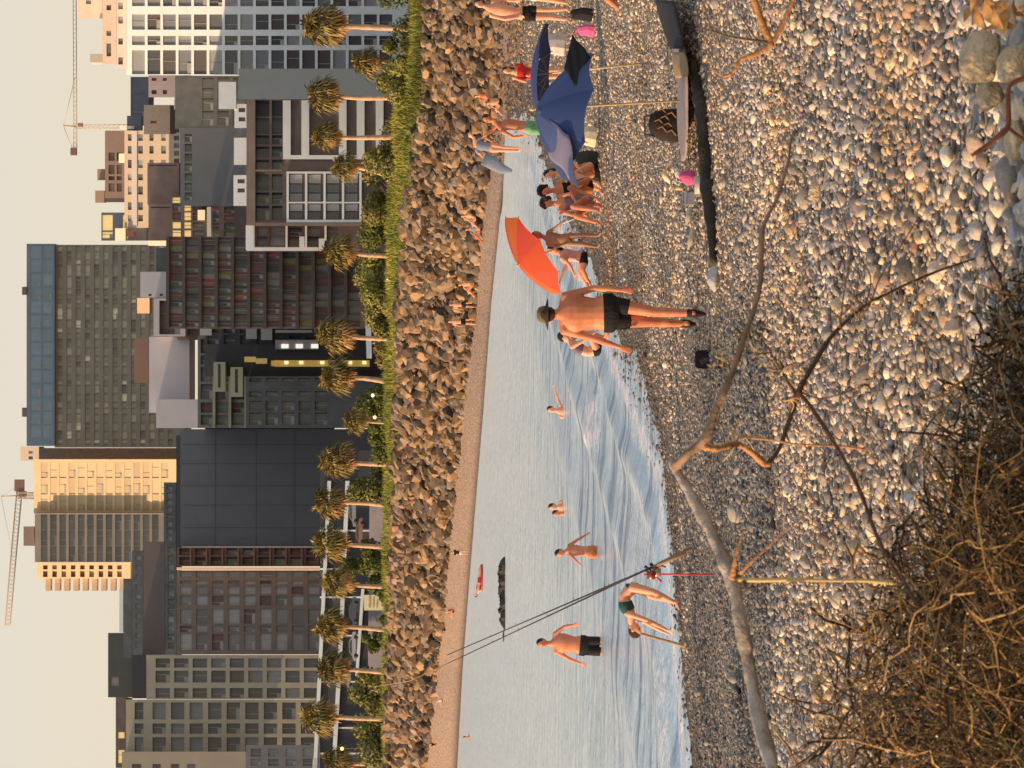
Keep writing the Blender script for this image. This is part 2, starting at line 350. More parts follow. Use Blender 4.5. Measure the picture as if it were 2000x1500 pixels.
def stone_cols(x, y, sd):
    n = len(x); c = PAL[RNG.choice(len(PAL), n, p=PW)]*RNG.uniform(.75, 1.2, n)[:,None]
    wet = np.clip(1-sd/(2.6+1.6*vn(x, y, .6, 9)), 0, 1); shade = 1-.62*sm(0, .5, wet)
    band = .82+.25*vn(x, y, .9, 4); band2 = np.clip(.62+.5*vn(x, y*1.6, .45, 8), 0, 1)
    uu = x/y*F+750; zone = sm(960, 860, uu+25*vn(x, y, 1.1, 2))*sm(27.2, 28.6, y+.8*vn(x, y, .8, 5))*sm(42, 38, y); shadow_zone = sm(1080, 1060, uu)*sm(940, 960, uu)*sm(47.5, 48.5, y)*sm(54, 53, y)  # band darkened for wet and shaded gravel, plus a painted cast-shadow streak
    shade = shade*(1-.50*np.maximum(zone, shadow_zone)); band2 = np.clip(band2*(1-.8*zone), 0, 1)
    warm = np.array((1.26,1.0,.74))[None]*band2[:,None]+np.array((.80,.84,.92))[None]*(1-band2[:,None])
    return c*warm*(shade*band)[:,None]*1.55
sm_mat = vmat('stone_mat', .62, .35, 45, spec=.4)
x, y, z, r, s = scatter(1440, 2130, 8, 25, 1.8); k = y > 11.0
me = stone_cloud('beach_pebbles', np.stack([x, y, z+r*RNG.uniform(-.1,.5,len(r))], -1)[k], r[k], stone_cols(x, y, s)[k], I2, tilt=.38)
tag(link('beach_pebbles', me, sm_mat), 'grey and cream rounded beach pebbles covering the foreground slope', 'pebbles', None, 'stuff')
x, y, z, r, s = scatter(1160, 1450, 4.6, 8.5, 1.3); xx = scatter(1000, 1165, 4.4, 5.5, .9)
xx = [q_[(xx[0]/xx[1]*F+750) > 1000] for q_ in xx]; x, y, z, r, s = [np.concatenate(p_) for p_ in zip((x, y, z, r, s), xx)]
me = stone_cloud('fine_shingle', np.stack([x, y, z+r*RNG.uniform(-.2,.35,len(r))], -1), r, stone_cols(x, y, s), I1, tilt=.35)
tag(link('fine_shingle', me, sm_mat), 'fine shingle of small tan and grey stones near the waterline', 'shingle', None, 'stuff')
# bank of bigger stones just below the viewer
n = 2600; x = RNG.uniform(-2.6, 2.6, n); y = RNG.uniform(8.2, 12.2, n); r = .03*np.exp(RNG.normal(0, .45, n)); r = np.clip(r, .014, .085)
z = gz(x, y)+r*.3; s = water_sd(x, y)
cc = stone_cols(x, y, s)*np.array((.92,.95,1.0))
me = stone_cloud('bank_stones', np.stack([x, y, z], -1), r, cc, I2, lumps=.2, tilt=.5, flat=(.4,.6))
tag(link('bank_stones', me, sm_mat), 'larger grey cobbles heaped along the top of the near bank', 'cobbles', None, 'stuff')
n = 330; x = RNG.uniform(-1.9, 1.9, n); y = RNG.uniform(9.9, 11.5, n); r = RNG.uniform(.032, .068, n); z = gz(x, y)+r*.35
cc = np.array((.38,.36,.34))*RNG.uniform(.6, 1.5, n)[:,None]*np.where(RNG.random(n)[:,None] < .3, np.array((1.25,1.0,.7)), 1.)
me = stone_cloud('bank_crest_stones', np.stack([x, y, z], -1), r, cc, ico(3), lumps=.22, tilt=.45, flat=(.45,.7))
tag(link('bank_crest_stones', me, sm_mat), 'big grey weathered stones lining the rim of the near bank', 'stones', None, 'stuff')
# single boulders at the bottom right of the upright view
bmat = mat('boulder_mat', (.66,.48,.28), .85, .3, 9, .8, 40, c2=(.85,.66,.42))
def boulder(px, py, wpx, hpx, Y, label, mt=bmat, name='boulder', group=None, seed=0):
    random.seed(seed); k = Y/F; c = PP(px, py, Y); V, Fc = I2; V3, F3 = ico(4)
    rg = np.random.default_rng(seed); V = V3.copy()
    for j in range(14):
        q = rg.normal(size=3); q /= np.linalg.norm(q); lim = rg.uniform(.62,.95); dd_ = V@q; V = V-np.clip(dd_-lim, 0, 9)[:,None]*q*.85
    w_ = rg.normal(size=(7,3))*5; V = V*(1+.03*np.sin(V@w_.T).sum(1)/2)[:,None]
    V = V*np.array((wpx*k/2, (wpx+hpx)*k/4, hpx*k/2))*1.12
    o = link(name, np_mesh(name, V, F3, True), mt); o.location = c; o.rotation_euler = (0, 0, 0)
    return tag(o, label, 'boulder', group)
boulder(1915, 112, 95, 85, 11.0, 'big tan boulder with flat sunlit face beside the dry leaves', seed=3)
boulder(1985, 130, 80, 70, 10.6, 'rounded yellowish boulder at the right edge of the photo', seed=5)
boulder(1985, 275, 75, 50, 10.7, 'tan pointed boulder at the right edge crossed by a root', seed=8)
boulder(1932, 185, 60, 46, 11.1, 'pale tan wedge stone below the big boulder', seed=12)
boulder(1590, 372, 44, 22, 21, 'brown flat cobble standing out on the pale slope', seed=13)
boulder(1395, 545, 46, 26, 32.5, 'smooth pale grey stone at the lower end of the dark beam', mat('pale_stone_mat', (.5,.48,.46), .8, .1, 9, .3, 30), seed=21)
boulder(1975, 745, 62, 36, 10.6, 'grey blue bank rock at the right edge under the dark hollow', mat('grey_rock_mat', (.36,.34,.33), .85, .3, 9, .8, 30), seed=31)
boulder(1988, 860, 56, 36, 10.5, 'grey weathered bank rock beside the shrub stems', MATS['grey_rock_mat'], seed=33)
boulder(1958, 620, 52, 30, 10.8, 'dark grey slab rock on the bank near the hollow', MATS['grey_rock_mat'], seed=35)
# ---------------------------------------------------------------- riprap boulders on the far bank
rip_mat = mat('riprap_mat', (.16,.11,.072), .9, .3, 1.2, .7, 3, c2=(.38,.255,.16), coord='Object')
_n = rip_mat.node_tree.nodes; _l = rip_mat.node_tree.links; _oi = _n.new('ShaderNodeObjectInfo'); _cr = _n.new('ShaderNodeValToRGB'); _e = _cr.color_ramp.elements; _e[0].color = (.45,.5,.6,1); _e[1].color = (1.35,1.25,1.1,1); _k = _e.new(.35); _k.color = (1,.9,.8,1); _l.new(_oi.outputs['Random'], _cr.inputs[0])
_mu = _n.new('ShaderNodeVectorMath'); _mu.operation = 'MULTIPLY'; _b = _n['Principled BSDF']; _l.new(_b.inputs['Base Color'].links[0].from_socket, _mu.inputs[0]); _l.new(_cr.outputs[0], _mu.inputs[1]); _l.new(_mu.outputs[0], _b.inputs['Base Color'])
def hull(rg):
    import bmesh
    bm = bmesh.new(); pts = rg.normal(size=(16,3)); pts /= np.linalg.norm(pts, axis=1)[:,None]; pts *= rg.uniform(.8,1.05,(16,1))
    for p in pts: bm.verts.new(p)
    bmesh.ops.convex_hull(bm, input=bm.verts[:]); bmesh.ops.triangulate(bm, faces=bm.faces[:])
    loose = [v for v in bm.verts if not v.link_faces]; bmesh.ops.delete(bm, geom=loose, context='VERTS')
    bm.verts.index_update(); V = np.array([v.co[:] for v in bm.verts]); Fc = np.array([[v.index for v in f.verts] for f in bm.faces]); bm.free(); return V, Fc
rg = np.random.default_rng(5); HULLS = [hull(rg) for _ in range(9)]
RB = []
for i, (V, Fc) in enumerate(HULLS):
    me = np_mesh('riprap_boulder', V*np.array((1,.85,.7)), Fc, False); me.materials.append(rip_mat); RB.append(me)
def ripxyz(u, t):
    Ye, Yt, zt, Yp, zp, Yg, zg = prof(u); Y = Yt*.995+(Yp*1.01-Yt*.995)*t
    p = P(u, 900, Y); return p.x, Y, gz1(p.x, Y)
rr_ = random.Random(3); cand = []
for i in range(7000):
    u = rr_.uniform(-60, 1580); t = rr_.random()**.9; px = rr_.choice([5,7,8,9,11,13,16,21])*rr_.uniform(.8, 1.15)
    x, Y, z = ripxyz(np.float64(u), t); r = px*Y/F*.95; cand.append((px, x, Y, z, r))
cand.sort(key=lambda c: -c[0]); rcs = []; rip_v = vmat('riprap_stuff_mat', .9, .8, 3)
vs = []; fs = []; off = 0
for i, (px, x, Y, z, r) in enumerate(cand):
    eul = (rr_.uniform(-.7, .7), rr_.uniform(-.7, .7), rr_.uniform(0, 6.28))
    if i < 290:
        o = bpy.data.objects.new('riprap_boulder', RB[i % 9]); COL.objects.link(o); o.location = (x, Y, z+r*.3); o.scale = (r*rr_.uniform(.9,1.3), r, r*rr_.uniform(.7,1.1)); o.rotation_euler = eul
        tag(o, 'large tan angular boulder in the stone bank between far beach and promenade', 'boulder', 'boulders of the far stone bank')
    else:
        from mathutils import Euler
        V, Fc = HULLS[i % 9]; R = np.array(Euler(eul).to_matrix()); Vn = (V*np.array((r*1.1, r*.85, r*.75)))@R.T+np.array((x, Y, z+r*rr_.uniform(-.1,.5)))
        vs.append(Vn); fs.append(Fc+off); off += len(V); rcs.append(np.tile(np.array((.26,.175,.11))*rr_.choice([.25,.45,.7,1,1.25,1.6])*np.array(rr_.choice([(1,1,1),(.8,.9,1.1),(1.1,1,.85)])), (len(V),1)))
o = link('riprap_stones', np_mesh('riprap_stones', np.concatenate(vs), np.concatenate(fs), False, np.concatenate(rcs)), rip_v)
tag(o, 'smaller angular stones filling the far bank between the large boulders', 'stones', None, 'stuff')
# rocks of the rocky right end, nearer (right end of the inlet)
vs = []; fs = []; off = 0
for i in range(700):
    u = rr_.uniform(1180, 1600); Ye = float(prof(u)[0]); Y = rr_.uniform(Ye*.86, Ye*1.1); x = P(u, 900, Y).x
    if water_sd(np.array([x]), np.array([Y]))[0] < 1.0: continue
    r = rr_.uniform(3, 9)*Y/F; V, Fc = HULLS[i % 9]; R = np.array(Euler((rr_.uniform(-.5,.5), rr_.uniform(-.5,.5), rr_.uniform(0,6.28))).to_matrix())
    vs.append((V*np.array((r*1.2, r, r*.7)))@R.T+np.array((x, Y, gz1(x, Y)+r*.1))); fs.append(Fc+off); off += len(V)
tag(link('shore_stones', np_mesh('shore_stones', np.concatenate(vs), np.concatenate(fs), False), rip_mat), 'scattered stones at the foot of the far bank beside the end of the inlet', 'stones', None, 'stuff')
# ---------------------------------------------------------------- grass strip
n = 42000; u = RNG.uniform(-80, 1600, n); Ye, Yt, zt, Yp, zp, Yg, zg = prof(u); t = RNG.uniform(-.02, 1.25, n); Y = Yp+(Yg-Yp)*t
x = (u-750)/F*Y/math.cos(TH)*1.0; z = gz(x, Y); k = Y/F
hgt = k*RNG.uniform(5, 17, n)*(1+.5*vn(x, Y, .12, 3)); wd = k*RNG.uniform(1.6, 3.6, n); a = RNG.uniform(0, 6.28, n)
base = np.stack([x, Y, z-.03], -1); dv = np.stack([np.cos(a), np.sin(a), a*0], -1)*wd[:,None]; lean = np.stack([RNG.normal(0,.35,n), RNG.normal(0,.35,n), np.ones(n)], -1)*hgt[:,None]
V = np.stack([base-dv, base+dv, base+lean], 1).reshape(-1,3); Fc = np.arange(3*n).reshape(-1,3)
g1 = np.array((.15,.19,.03)); g2 = np.array((.42,.36,.08)); m_ = np.clip(.45+.5*vn(x, Y, .10, 6)+RNG.normal(0,.18,n), 0, 1)[:,None]; c = g1*(1-m_)+g2*m_
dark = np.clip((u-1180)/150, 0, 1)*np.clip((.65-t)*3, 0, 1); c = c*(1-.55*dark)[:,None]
leaf_v = vmat('grass_mat', .7, 0, 3, spec=.2)
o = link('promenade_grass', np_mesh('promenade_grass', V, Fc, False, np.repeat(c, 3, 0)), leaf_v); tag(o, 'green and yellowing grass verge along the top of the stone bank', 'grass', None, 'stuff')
# ---------------------------------------------------------------- bushes
def bush(px0, px1, v0, v1, Yf, label, colA, colB, seed, name='bush', n=2600, leaf=3.2):
    """px range is the photo's py range; builds leaf clusters through an uneven volume"""
    rg = np.random.default_rng(seed); u = (3000-px0-px1)/2.; Y = float(prof(u)[5])*Yf; k = Y/F; c = P(u, v1, Y); w_ = abs(px1-px0)*k/2*1.25; H = (v1-v0)*k
    r = root(name, c, label, 'bush', 'bushes along the promenade')
    nb = max(6, int(w_*2.2)); ctr = np.stack([rg.uniform(-w_*.85, w_*.85, nb), rg.uniform(-1.3, 1.3, nb), rg.uniform(.1, .82, nb)*H], -1)
    ctr[:,2] *= 1-.25*(np.abs(ctr[:,0])/w_); rad = rg.uniform(.28, .5, nb)*min(H*.8, w_*1.2)
    ci = rg.integers(0, nb, n); d = rg.normal(size=(n,3)); d /= np.linalg.norm(d, axis=1)[:,None]; p = ctr[ci]+d*(rad[ci]*rg.uniform(.55, 1.12, n))[:,None]; p[:,2] = np.maximum(p[:,2], .02)
    s = k*leaf*rg.uniform(.5, 1.6, n); a = rg.normal(size=(n,3)); a /= np.linalg.norm(a, axis=1)[:,None]; b_ = np.cross(a, d); b_ /= np.linalg.norm(b_, axis=1)[:,None]+1e-9
    V = np.stack([p-a*s[:,None], p+b_*s[:,None]*.55, p+a*s[:,None], p-b_*s[:,None]*.55], 1).reshape(-1,3)
    mm_ = np.clip(rg.normal(.45, .25, n)+.3*(d[:,2]), 0, 1)[:,None]; col = np.array(colA)*(1-mm_)+np.array(colB)*mm_
    link('foliage', np_mesh('foliage', V, np.arange(4*n).reshape(-1,4), False, np.repeat(col, 4, 0)), leaf_v, r)
    st = MB()
    for j in range(5):
        a0 = rg.uniform(-w_*.4, w_*.4); q = ctr[rg.integers(0, nb)]
        st.tube([c+Vector((a0*.3, 0, -.1)), c+Vector((a0*.6+q[0]*.3, q[1]*.4, q[2]*.5)), c+Vector(tuple(q))], [.07, .045, .02], 5)
    st.build('stem', mat('stem_mat', (.12,.08,.05), .9), r); return r
DG = (.06,.075,.02); MG = (.20,.21,.05); YG = (.36,.32,.09); OG = (.32,.22,.08)
bspec = [(-60,70,690,835,1.0,DG,MG,'dark green bush at the top edge of the photo behind the tallest palm'),(85,125,730,825,.97,DG,YG,'bush left of the second palm from the top edge of the photo'),
 (125,185,725,810,.98,MG,YG,'yellowish bush between the second and third palms from the top edge'),(235,330,715,790,1.0,DG,YG,'bush behind the fourth palm from the top edge'),(330,430,705,780,1.02,MG,OG,'mixed green and brown bush under the leaning palm'),
 (425,500,700,775,1.0,DG,MG,'dark green bush in front of the white framed house corner'),(500,600,690,775,1.03,MG,YG,'green bush in front of the coloured balconies'),(570,650,700,772,1.0,DG,YG,'bush behind the white sign board post'),
 (655,735,725,772,1.0,MG,OG,'low brownish bush between the two middle palms'),(740,830,700,775,1.05,DG,MG,'dark bush beside the small short palm'),(835,900,715,772,1.0,DG,MG,'bush just above the ninth palm'),
 (905,975,675,760,1.04,DG,YG,'tall dense bush against the slate coloured wall'),(1075,1140,665,750,1.06,DG,MG,'dark green tree like bush beside the parking deck'),(1140,1215,738,768,.99,DG,MG,'low hedge under the pale notice board'),
 (1225,1265,700,765,1.0,DG,MG,'small dark bush beside the parked cars'),(1310,1395,690,768,1.0,DG,YG,'round bush between two palms near the bottom edge of the photo'),(1395,1485,675,768,1.02,DG,YG,'largest round bush at the bottom edge of the photo')]
for i, (a, b_, v0, v1, yf, ca, cb, lb) in enumerate(bspec): bush(a, b_, v0, v1, yf, lb, ca, cb, 40+i, n=5200 if b_-a > 50 else 2600)
# ---------------------------------------------------------------- fan palms
trunk_m = mat('palm_trunk_mat', (.60,.36,.22), .9, .25, 3, .5, 12, c2=(.80,.52,.34))
def frond(vl, fl, cl, base, d, L_, w_, droop, cA, cB, rg):
    d = d/np.linalg.norm(d); side = np.cross(d, (0,0,1.)); side /= np.linalg.norm(side)+1e-6; up = np.cross(side, d)
    tip = base+d*L_*.45; nl = 9
    o = len(vl); wv = side*L_*.018; vl += [base-wv, base+wv, tip+wv, tip-wv]; fl.append((o, o+1, o+2, o+3)); cl += [np.array((.25,.18,.07))]*4
    for j in range(nl):
        a = -1.35+2.7*j/(nl-1); ll = L_*.62*(1-.25*abs(a)/1.35)*rg.uniform(.85,1.15)
        dd_ = d*math.cos(a)+side*math.sin(a)+up*rg.uniform(-.08,.08); q = np.cross(dd_, up); q /= np.linalg.norm(q)+1e-6; q = q*ll*.075
        m1 = tip+dd_*ll*.55+up*ll*.03; e1 = tip+dd_*ll+np.array((0,0,-1.))*ll*droop
        o = len(vl); vl += [tip, m1+q, e1, m1-q]; fl.append((o, o+1, o+2, o+3)); cc_ = cA+(cB-cA)*rg.random(); cl += [cc_]*4
def crown_mesh(seed, dead):
    rg = np.random.default_rng(seed); vl = []; fl = []; cl = []
    if not dead:
        for i in range(80):
            el = rg.uniform(-.65, 1.2); az = rg.uniform(0, 6.283); d = np.array((math.cos(az)*math.cos(el), math.sin(az)*math.cos(el), math.sin(el)))
            frond(vl, fl, cl, d*.06, d, rg.uniform(.6, 1.08), .1, .3+.3*(1-abs(el)), np.array((.05,.05,.014)), np.array((.46,.33,.10)), rg)
    else:
        for i in range(46):
            el = rg.uniform(-1.45, -.15); az = rg.uniform(0, 6.283); d = np.array((math.cos(az)*math.cos(el), math.sin(az)*math.cos(el), math.sin(el)))
            frond(vl, fl, cl, d*.05+np.array((0,0,-.08*rg.random())), d, rg.uniform(.7, 1.0), .1, .3, np.array((.30,.16,.06)), np.array((.75,.46,.2)), rg)
    return np_mesh('palm_crown' if not dead else 'palm_skirt', np.array(vl), np.array(fl), False, np.array(cl))
CR = [crown_mesh(60+i, False) for i in range(4)]; SK = [crown_mesh(80+i, True) for i in range(4)]
for m_ in CR+SK: m_.materials.append(leaf_v)
ords = ['first','second','third','fourth','fifth','sixth','seventh','eighth','ninth','tenth','eleventh','twelfth','thirteenth','fourteenth','fifteenth','sixteenth','seventeenth']
palms = [(50,628,57,823,50,11),(122,712,128,803,36,7),(186,628,190,780,42,10),(268,632,268,768,38,9),(325,668,345,766,36,9),(492,660,500,762,38,8),(655,648,662,772,44,9),(738,652,746,762,40,9),(822,690,827,776,30,5),
 (900,655,907,768,42,9),(982,638,987,765,40,9),(1062,640,1069,762,42,9),(1138,652,1146,754,40,8),(1224,642,1230,752,42,9),(1306,645,1314,762,40,9),(1398,618,1404,758,42,9),(1492,655,1495,765,38,8)]
for i, (cy, cv, by, bv, R_, tw) in enumerate(palms):
    ub = 1500-by; Y = float(prof(ub)[5])*1.0; k = Y/F; b0 = P(ub, bv, Y); c0 = P(1500-cy, cv+6, Y)
    extra = ', leaning' if i == 4 else (', the smallest' if i == 8 else (', with the largest crown' if i == 0 else ''))
    r = root('palm_tree', b0, 'fan palm, %s of the row counted from the photo top edge%s' % (ords[i], extra if i in (4,8,0) else ''), 'palm tree', 'fan palms along the promenade')
    t = MB(); mid = b0.lerp(c0, .5)+Vector((.12*math.sin(i*2.), 0, 0)); pts = curve_pts([b0-Vector((0,0,1.2)), b0, mid, c0], 7)
    rad = [tw*k/2*(1.25-.45*j/(len(pts)-1))*(1+.09*(j % 2)) for j in range(len(pts))]
    t.tube(pts, rad, 10).build('trunk', trunk_m, r)
    for nm, lst in (('palm_crown', CR), ('palm_skirt', SK)):
        o = bpy.data.objects.new(nm, lst[(i*3+(nm == 'palm_skirt')) % 4]); COL.objects.link(o); o.parent = r; o.location = c0-b0; o.rotation_euler = (random.uniform(-.12,.12), random.uniform(-.12,.12)+(.25 if i == 4 else 0), i*1.3)
        s_ = R_*k*(1.0 if nm == 'palm_crown' else .95)*random.uniform(.92, 1.08); o.scale = (s_, s_, s_*(1 if nm == 'palm_crown' else .85))
# ---------------------------------------------------------------- city
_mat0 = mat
def mat(name, c, *a, **k):      # distance haze painted into the colours of far walls and cranes
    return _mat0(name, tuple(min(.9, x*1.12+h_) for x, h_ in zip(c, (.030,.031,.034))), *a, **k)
class Plane:
    def __init__(s, uref, Y, a):
        s.P0 = P(uref, 600, Y); s.P0.z = 0; s.t = Vector((math.cos(a), math.sin(a), 0)); s.n = Vector((math.sin(a), -math.cos(a), 0)); s.E = Vector((s.P0.x, s.P0.y, 0)).normalized(); s.Y = Y
    def uv(s, u, v, o=0.):
        d = Vector(dirv(u, v)); c = Vector((0,0,HC)); tt_ = (s.P0-c).dot(s.n)/d.dot(s.n); p = c+d*tt_; return p+s.E*o
def pal(name, lst, **kw): return [mat('%s_%d' % (name, i), c, **kw) for i, c in enumerate(lst)]
GL = pal('window_glass', [(.045,.05,.06),(.085,.09,.10),(.16,.17,.19),(.08,.062,.058),(.27,.275,.29)], rough=.12, spec=.5, var=.1)
BR = pal('brown_cell', [(.13,.07,.06),(.20,.09,.07),(.12,.135,.11),(.26,.24,.22),(.07,.08,.085),(.34,.10,.075),(.24,.23,.08),(.11,.14,.19)], rough=.6, var=.2)
def building(name, label, rect, Y, a, wall, depth=14, cols=None, rows=None, panes=GL, rec=.45, wts=None, cat='building', slabs=None, roof=None, maxn=100, parent=None, seed=1, pane_name='window', sill=None):
    """rect = (py0, py1, v0, v1) in photo pixels; cols = list of (py0, py1); rows = list of (v0, v1)"""
    a = math.radians(a); py0, py1, v0, v1 = rect; u0, u1 = 1500-py1, 1500-py0; pl = Plane((u0+u1)/2, Y, a)
    z0 = P(750, v1, Y).z
    base = pl.uv((u0+u1)/2, v1)
    r = parent or root(name, base, label, cat)
    Q = lambda ua, va, ub, vb, o=0: [pl.uv(ua, vb, o), pl.uv(ub, vb, o), pl.uv(ub, va, o), pl.uv(ua, va, o)]
    E = pl.E; wm = MB(); rnd = random.Random(seed)
    if cols and rows:
        cu = sorted([(1500-b_, 1500-a_) for a_, b_ in cols]); rows = sorted(rows)
        wm.prism(Q(u0, v0, u1, v1, rec+.06), E*(depth-rec))
        v = v0
        for (ra, rb) in rows+[(v1, v1)]:
            if ra-v > .2: wm.prism(Q(u0, v, u1, ra), E*rec)
            v = rb
        for (ra, rb) in rows:
            u = u0
            for (ca, cb) in cu+[(u1, u1)]:
                if ca-u > .2: wm.prism(Q(u, ra, ca, rb), E*rec)
                u = cb
        wins = [(ca, cb, ra, rb) for (ra, rb) in rows for (ca, cb) in cu]; wins.sort(key=lambda q: -(q[1]-q[0])*(q[3]-q[2]))
        rest = {}
        for i, (ca, cb, ra, rb) in enumerate(wins):
            m_ = rnd.choices(panes, wts)[0] if wts else rnd.choice(panes)
            if i < maxn:
                wb = MB().prism(Q(ca, ra, cb, rb, rec-.06), E*.05)
                o = wb.build(pane_name, m_, r)
                if (cb-ca) > 9 and (rb-ra) > 9 and rnd.random() < .8:
                    k = rnd.uniform(.3, .7); fr = MB(); um = ca+(cb-ca)*k; fr.prism(Q(um-.6, ra, um+.6, rb, rec-.14), E*.07)
                    if rnd.random() < .5: fr.prism(Q(ca, rb-(rb-ra)*.3, um-.7, rb-.4, rec-.3), E*.1)
                    fb = fr.build('window_frame', mat('frame_grey', (.3,.29,.27)), None)
                    fb.data.transform(Matrix.Translation(-base)) if not parent else fb.data.transform(Matrix.Translation(-parent_base(parent)))
                    fb.parent = o
            else: rest.setdefault(m_.name, (m_, MB()))[1].prism(Q(ca, ra, cb, rb, rec-.06), E*.05)
        if rest:
            one = MB(); ms = []; mi = []
            for m_, mb_ in rest.values(): 
                ms.append(m_); mi += [len(ms)-1]*len(mb_.f); one.add(mb_.v, mb_.f)
            o = one.build(pane_name, ms[0], r)
            for m_ in ms[1:]: o.data.materials.append(m_)
            o.data.polygons.foreach_set('material_index', mi); o['kind'] = 'stuff'
    else: wm.prism(Q(u0, v0, u1, v1), E*depth)
    wm.build('wall', wall, r)
    if slabs:
        sm_, th, out, lst = slabs; sb = MB()
        for v in lst: sb.prism(Q(u0+.5, v, u1-.5, v+th, -out), E*(out-.02))
        sb.build('balcony', sm_, r)
    if roof:
        rm, h, oh = roof; MB().prism(Q(u0-oh, v0-h, u1+oh, v0-.05, -.25), E*(depth*.9)).build('roof', rm, r)
    return r, pl, Q
def steps(a, b_, pitch, size): 
    out = []; v = a
    while v+size <= b_+.01: out.append((v, v+size)); v += pitch
    return out
slate = mat('slate_wall', (.115,.118,.135), .8, .06, .2)
cream = mat('cream_wall', (.62,.52,.42), .85, .08, .5); white = mat('white_wall', (.74,.77,.80), .8, .06, .5); tan = mat('tan_wall', (.40,.345,.255), .85, .08, .4)
dbrown = mat('dark_brown_wall', (.125,.088,.078), .8, .15, .5); brown = mat('brown_wall', (.21,.145,.12), .8, .15, .5); blueg = mat('blue_grey_wall', (.11,.13,.17), .5, .12, .3)
lav = mat('lavender_wall', (.50,.475,.50), .85, .05, .2); dkg = mat('dark_grey_wall', (.085,.09,.095), .7, .2, .5); olive = mat('olive_wall', (.13,.125,.08), .5, .25, .3); pinkw = mat('pink_wall', (.62,.38,.30), .8)
gold = mat('sun_glint_glass', (.9,.62,.25), .25, .2, 2., metal=.0, emit=((1.,.62,.22), .55)); lit = mat('lit_glass', (.9,.8,.4), .3, .1, emit=((1,.85,.35), 1.0))  # gold panes: the low sun's glint is painted as colour and glow
# right white striped tower
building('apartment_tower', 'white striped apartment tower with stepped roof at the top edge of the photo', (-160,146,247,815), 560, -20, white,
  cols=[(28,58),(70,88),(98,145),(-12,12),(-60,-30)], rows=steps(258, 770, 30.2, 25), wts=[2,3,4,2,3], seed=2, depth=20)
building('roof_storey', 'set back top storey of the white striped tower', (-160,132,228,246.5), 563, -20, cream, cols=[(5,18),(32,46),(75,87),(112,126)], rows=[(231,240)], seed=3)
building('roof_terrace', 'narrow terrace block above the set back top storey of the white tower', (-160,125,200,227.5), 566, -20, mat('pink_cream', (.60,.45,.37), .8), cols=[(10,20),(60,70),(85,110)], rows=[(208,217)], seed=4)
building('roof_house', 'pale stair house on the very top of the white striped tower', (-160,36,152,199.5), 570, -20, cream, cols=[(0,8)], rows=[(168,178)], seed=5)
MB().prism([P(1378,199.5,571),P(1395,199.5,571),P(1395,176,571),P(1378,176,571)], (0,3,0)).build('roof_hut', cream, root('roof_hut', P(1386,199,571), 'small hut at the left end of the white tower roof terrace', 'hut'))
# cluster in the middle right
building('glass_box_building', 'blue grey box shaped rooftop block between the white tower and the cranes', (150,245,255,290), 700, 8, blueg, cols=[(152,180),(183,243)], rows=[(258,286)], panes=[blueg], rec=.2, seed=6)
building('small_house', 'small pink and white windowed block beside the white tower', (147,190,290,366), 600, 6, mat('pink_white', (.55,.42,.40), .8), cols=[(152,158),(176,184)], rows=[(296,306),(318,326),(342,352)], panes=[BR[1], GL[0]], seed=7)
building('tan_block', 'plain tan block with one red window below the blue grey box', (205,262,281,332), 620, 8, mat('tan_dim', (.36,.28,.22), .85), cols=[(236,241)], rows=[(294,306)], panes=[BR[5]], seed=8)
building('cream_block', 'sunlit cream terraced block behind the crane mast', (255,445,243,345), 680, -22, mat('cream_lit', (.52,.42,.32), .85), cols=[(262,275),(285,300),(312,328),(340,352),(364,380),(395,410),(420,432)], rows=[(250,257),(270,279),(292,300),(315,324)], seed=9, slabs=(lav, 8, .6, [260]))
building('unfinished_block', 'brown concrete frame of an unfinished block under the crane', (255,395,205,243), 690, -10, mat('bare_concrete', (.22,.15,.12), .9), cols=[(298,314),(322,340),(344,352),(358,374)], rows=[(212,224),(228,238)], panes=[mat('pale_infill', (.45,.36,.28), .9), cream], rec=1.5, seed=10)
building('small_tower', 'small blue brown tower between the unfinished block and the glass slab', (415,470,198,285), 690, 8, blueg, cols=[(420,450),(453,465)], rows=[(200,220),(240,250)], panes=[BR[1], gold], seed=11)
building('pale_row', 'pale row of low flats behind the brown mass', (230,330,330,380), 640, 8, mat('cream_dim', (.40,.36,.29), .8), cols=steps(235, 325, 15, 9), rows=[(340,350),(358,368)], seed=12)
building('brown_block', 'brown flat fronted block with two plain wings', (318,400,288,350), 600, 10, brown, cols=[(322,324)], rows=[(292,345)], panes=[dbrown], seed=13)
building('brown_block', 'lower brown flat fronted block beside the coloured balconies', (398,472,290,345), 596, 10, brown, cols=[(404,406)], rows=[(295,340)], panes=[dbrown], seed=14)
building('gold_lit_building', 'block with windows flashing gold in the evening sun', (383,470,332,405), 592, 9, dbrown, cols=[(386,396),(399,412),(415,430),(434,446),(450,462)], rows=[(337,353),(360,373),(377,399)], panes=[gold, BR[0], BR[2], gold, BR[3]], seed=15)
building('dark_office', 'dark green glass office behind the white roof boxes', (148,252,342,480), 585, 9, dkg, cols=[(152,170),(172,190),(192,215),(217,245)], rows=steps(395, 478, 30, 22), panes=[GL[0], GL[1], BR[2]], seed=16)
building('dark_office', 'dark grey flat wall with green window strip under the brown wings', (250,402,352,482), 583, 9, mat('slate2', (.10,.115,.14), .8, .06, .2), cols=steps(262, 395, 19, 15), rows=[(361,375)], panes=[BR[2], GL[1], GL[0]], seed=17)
building('blank_block', 'blank grey green wall beside the balconies of the white tower', (134,194,466,790), 500, 9, mat('grey_green_wall', (.21,.235,.25), .8, .05, .3), seed=18)
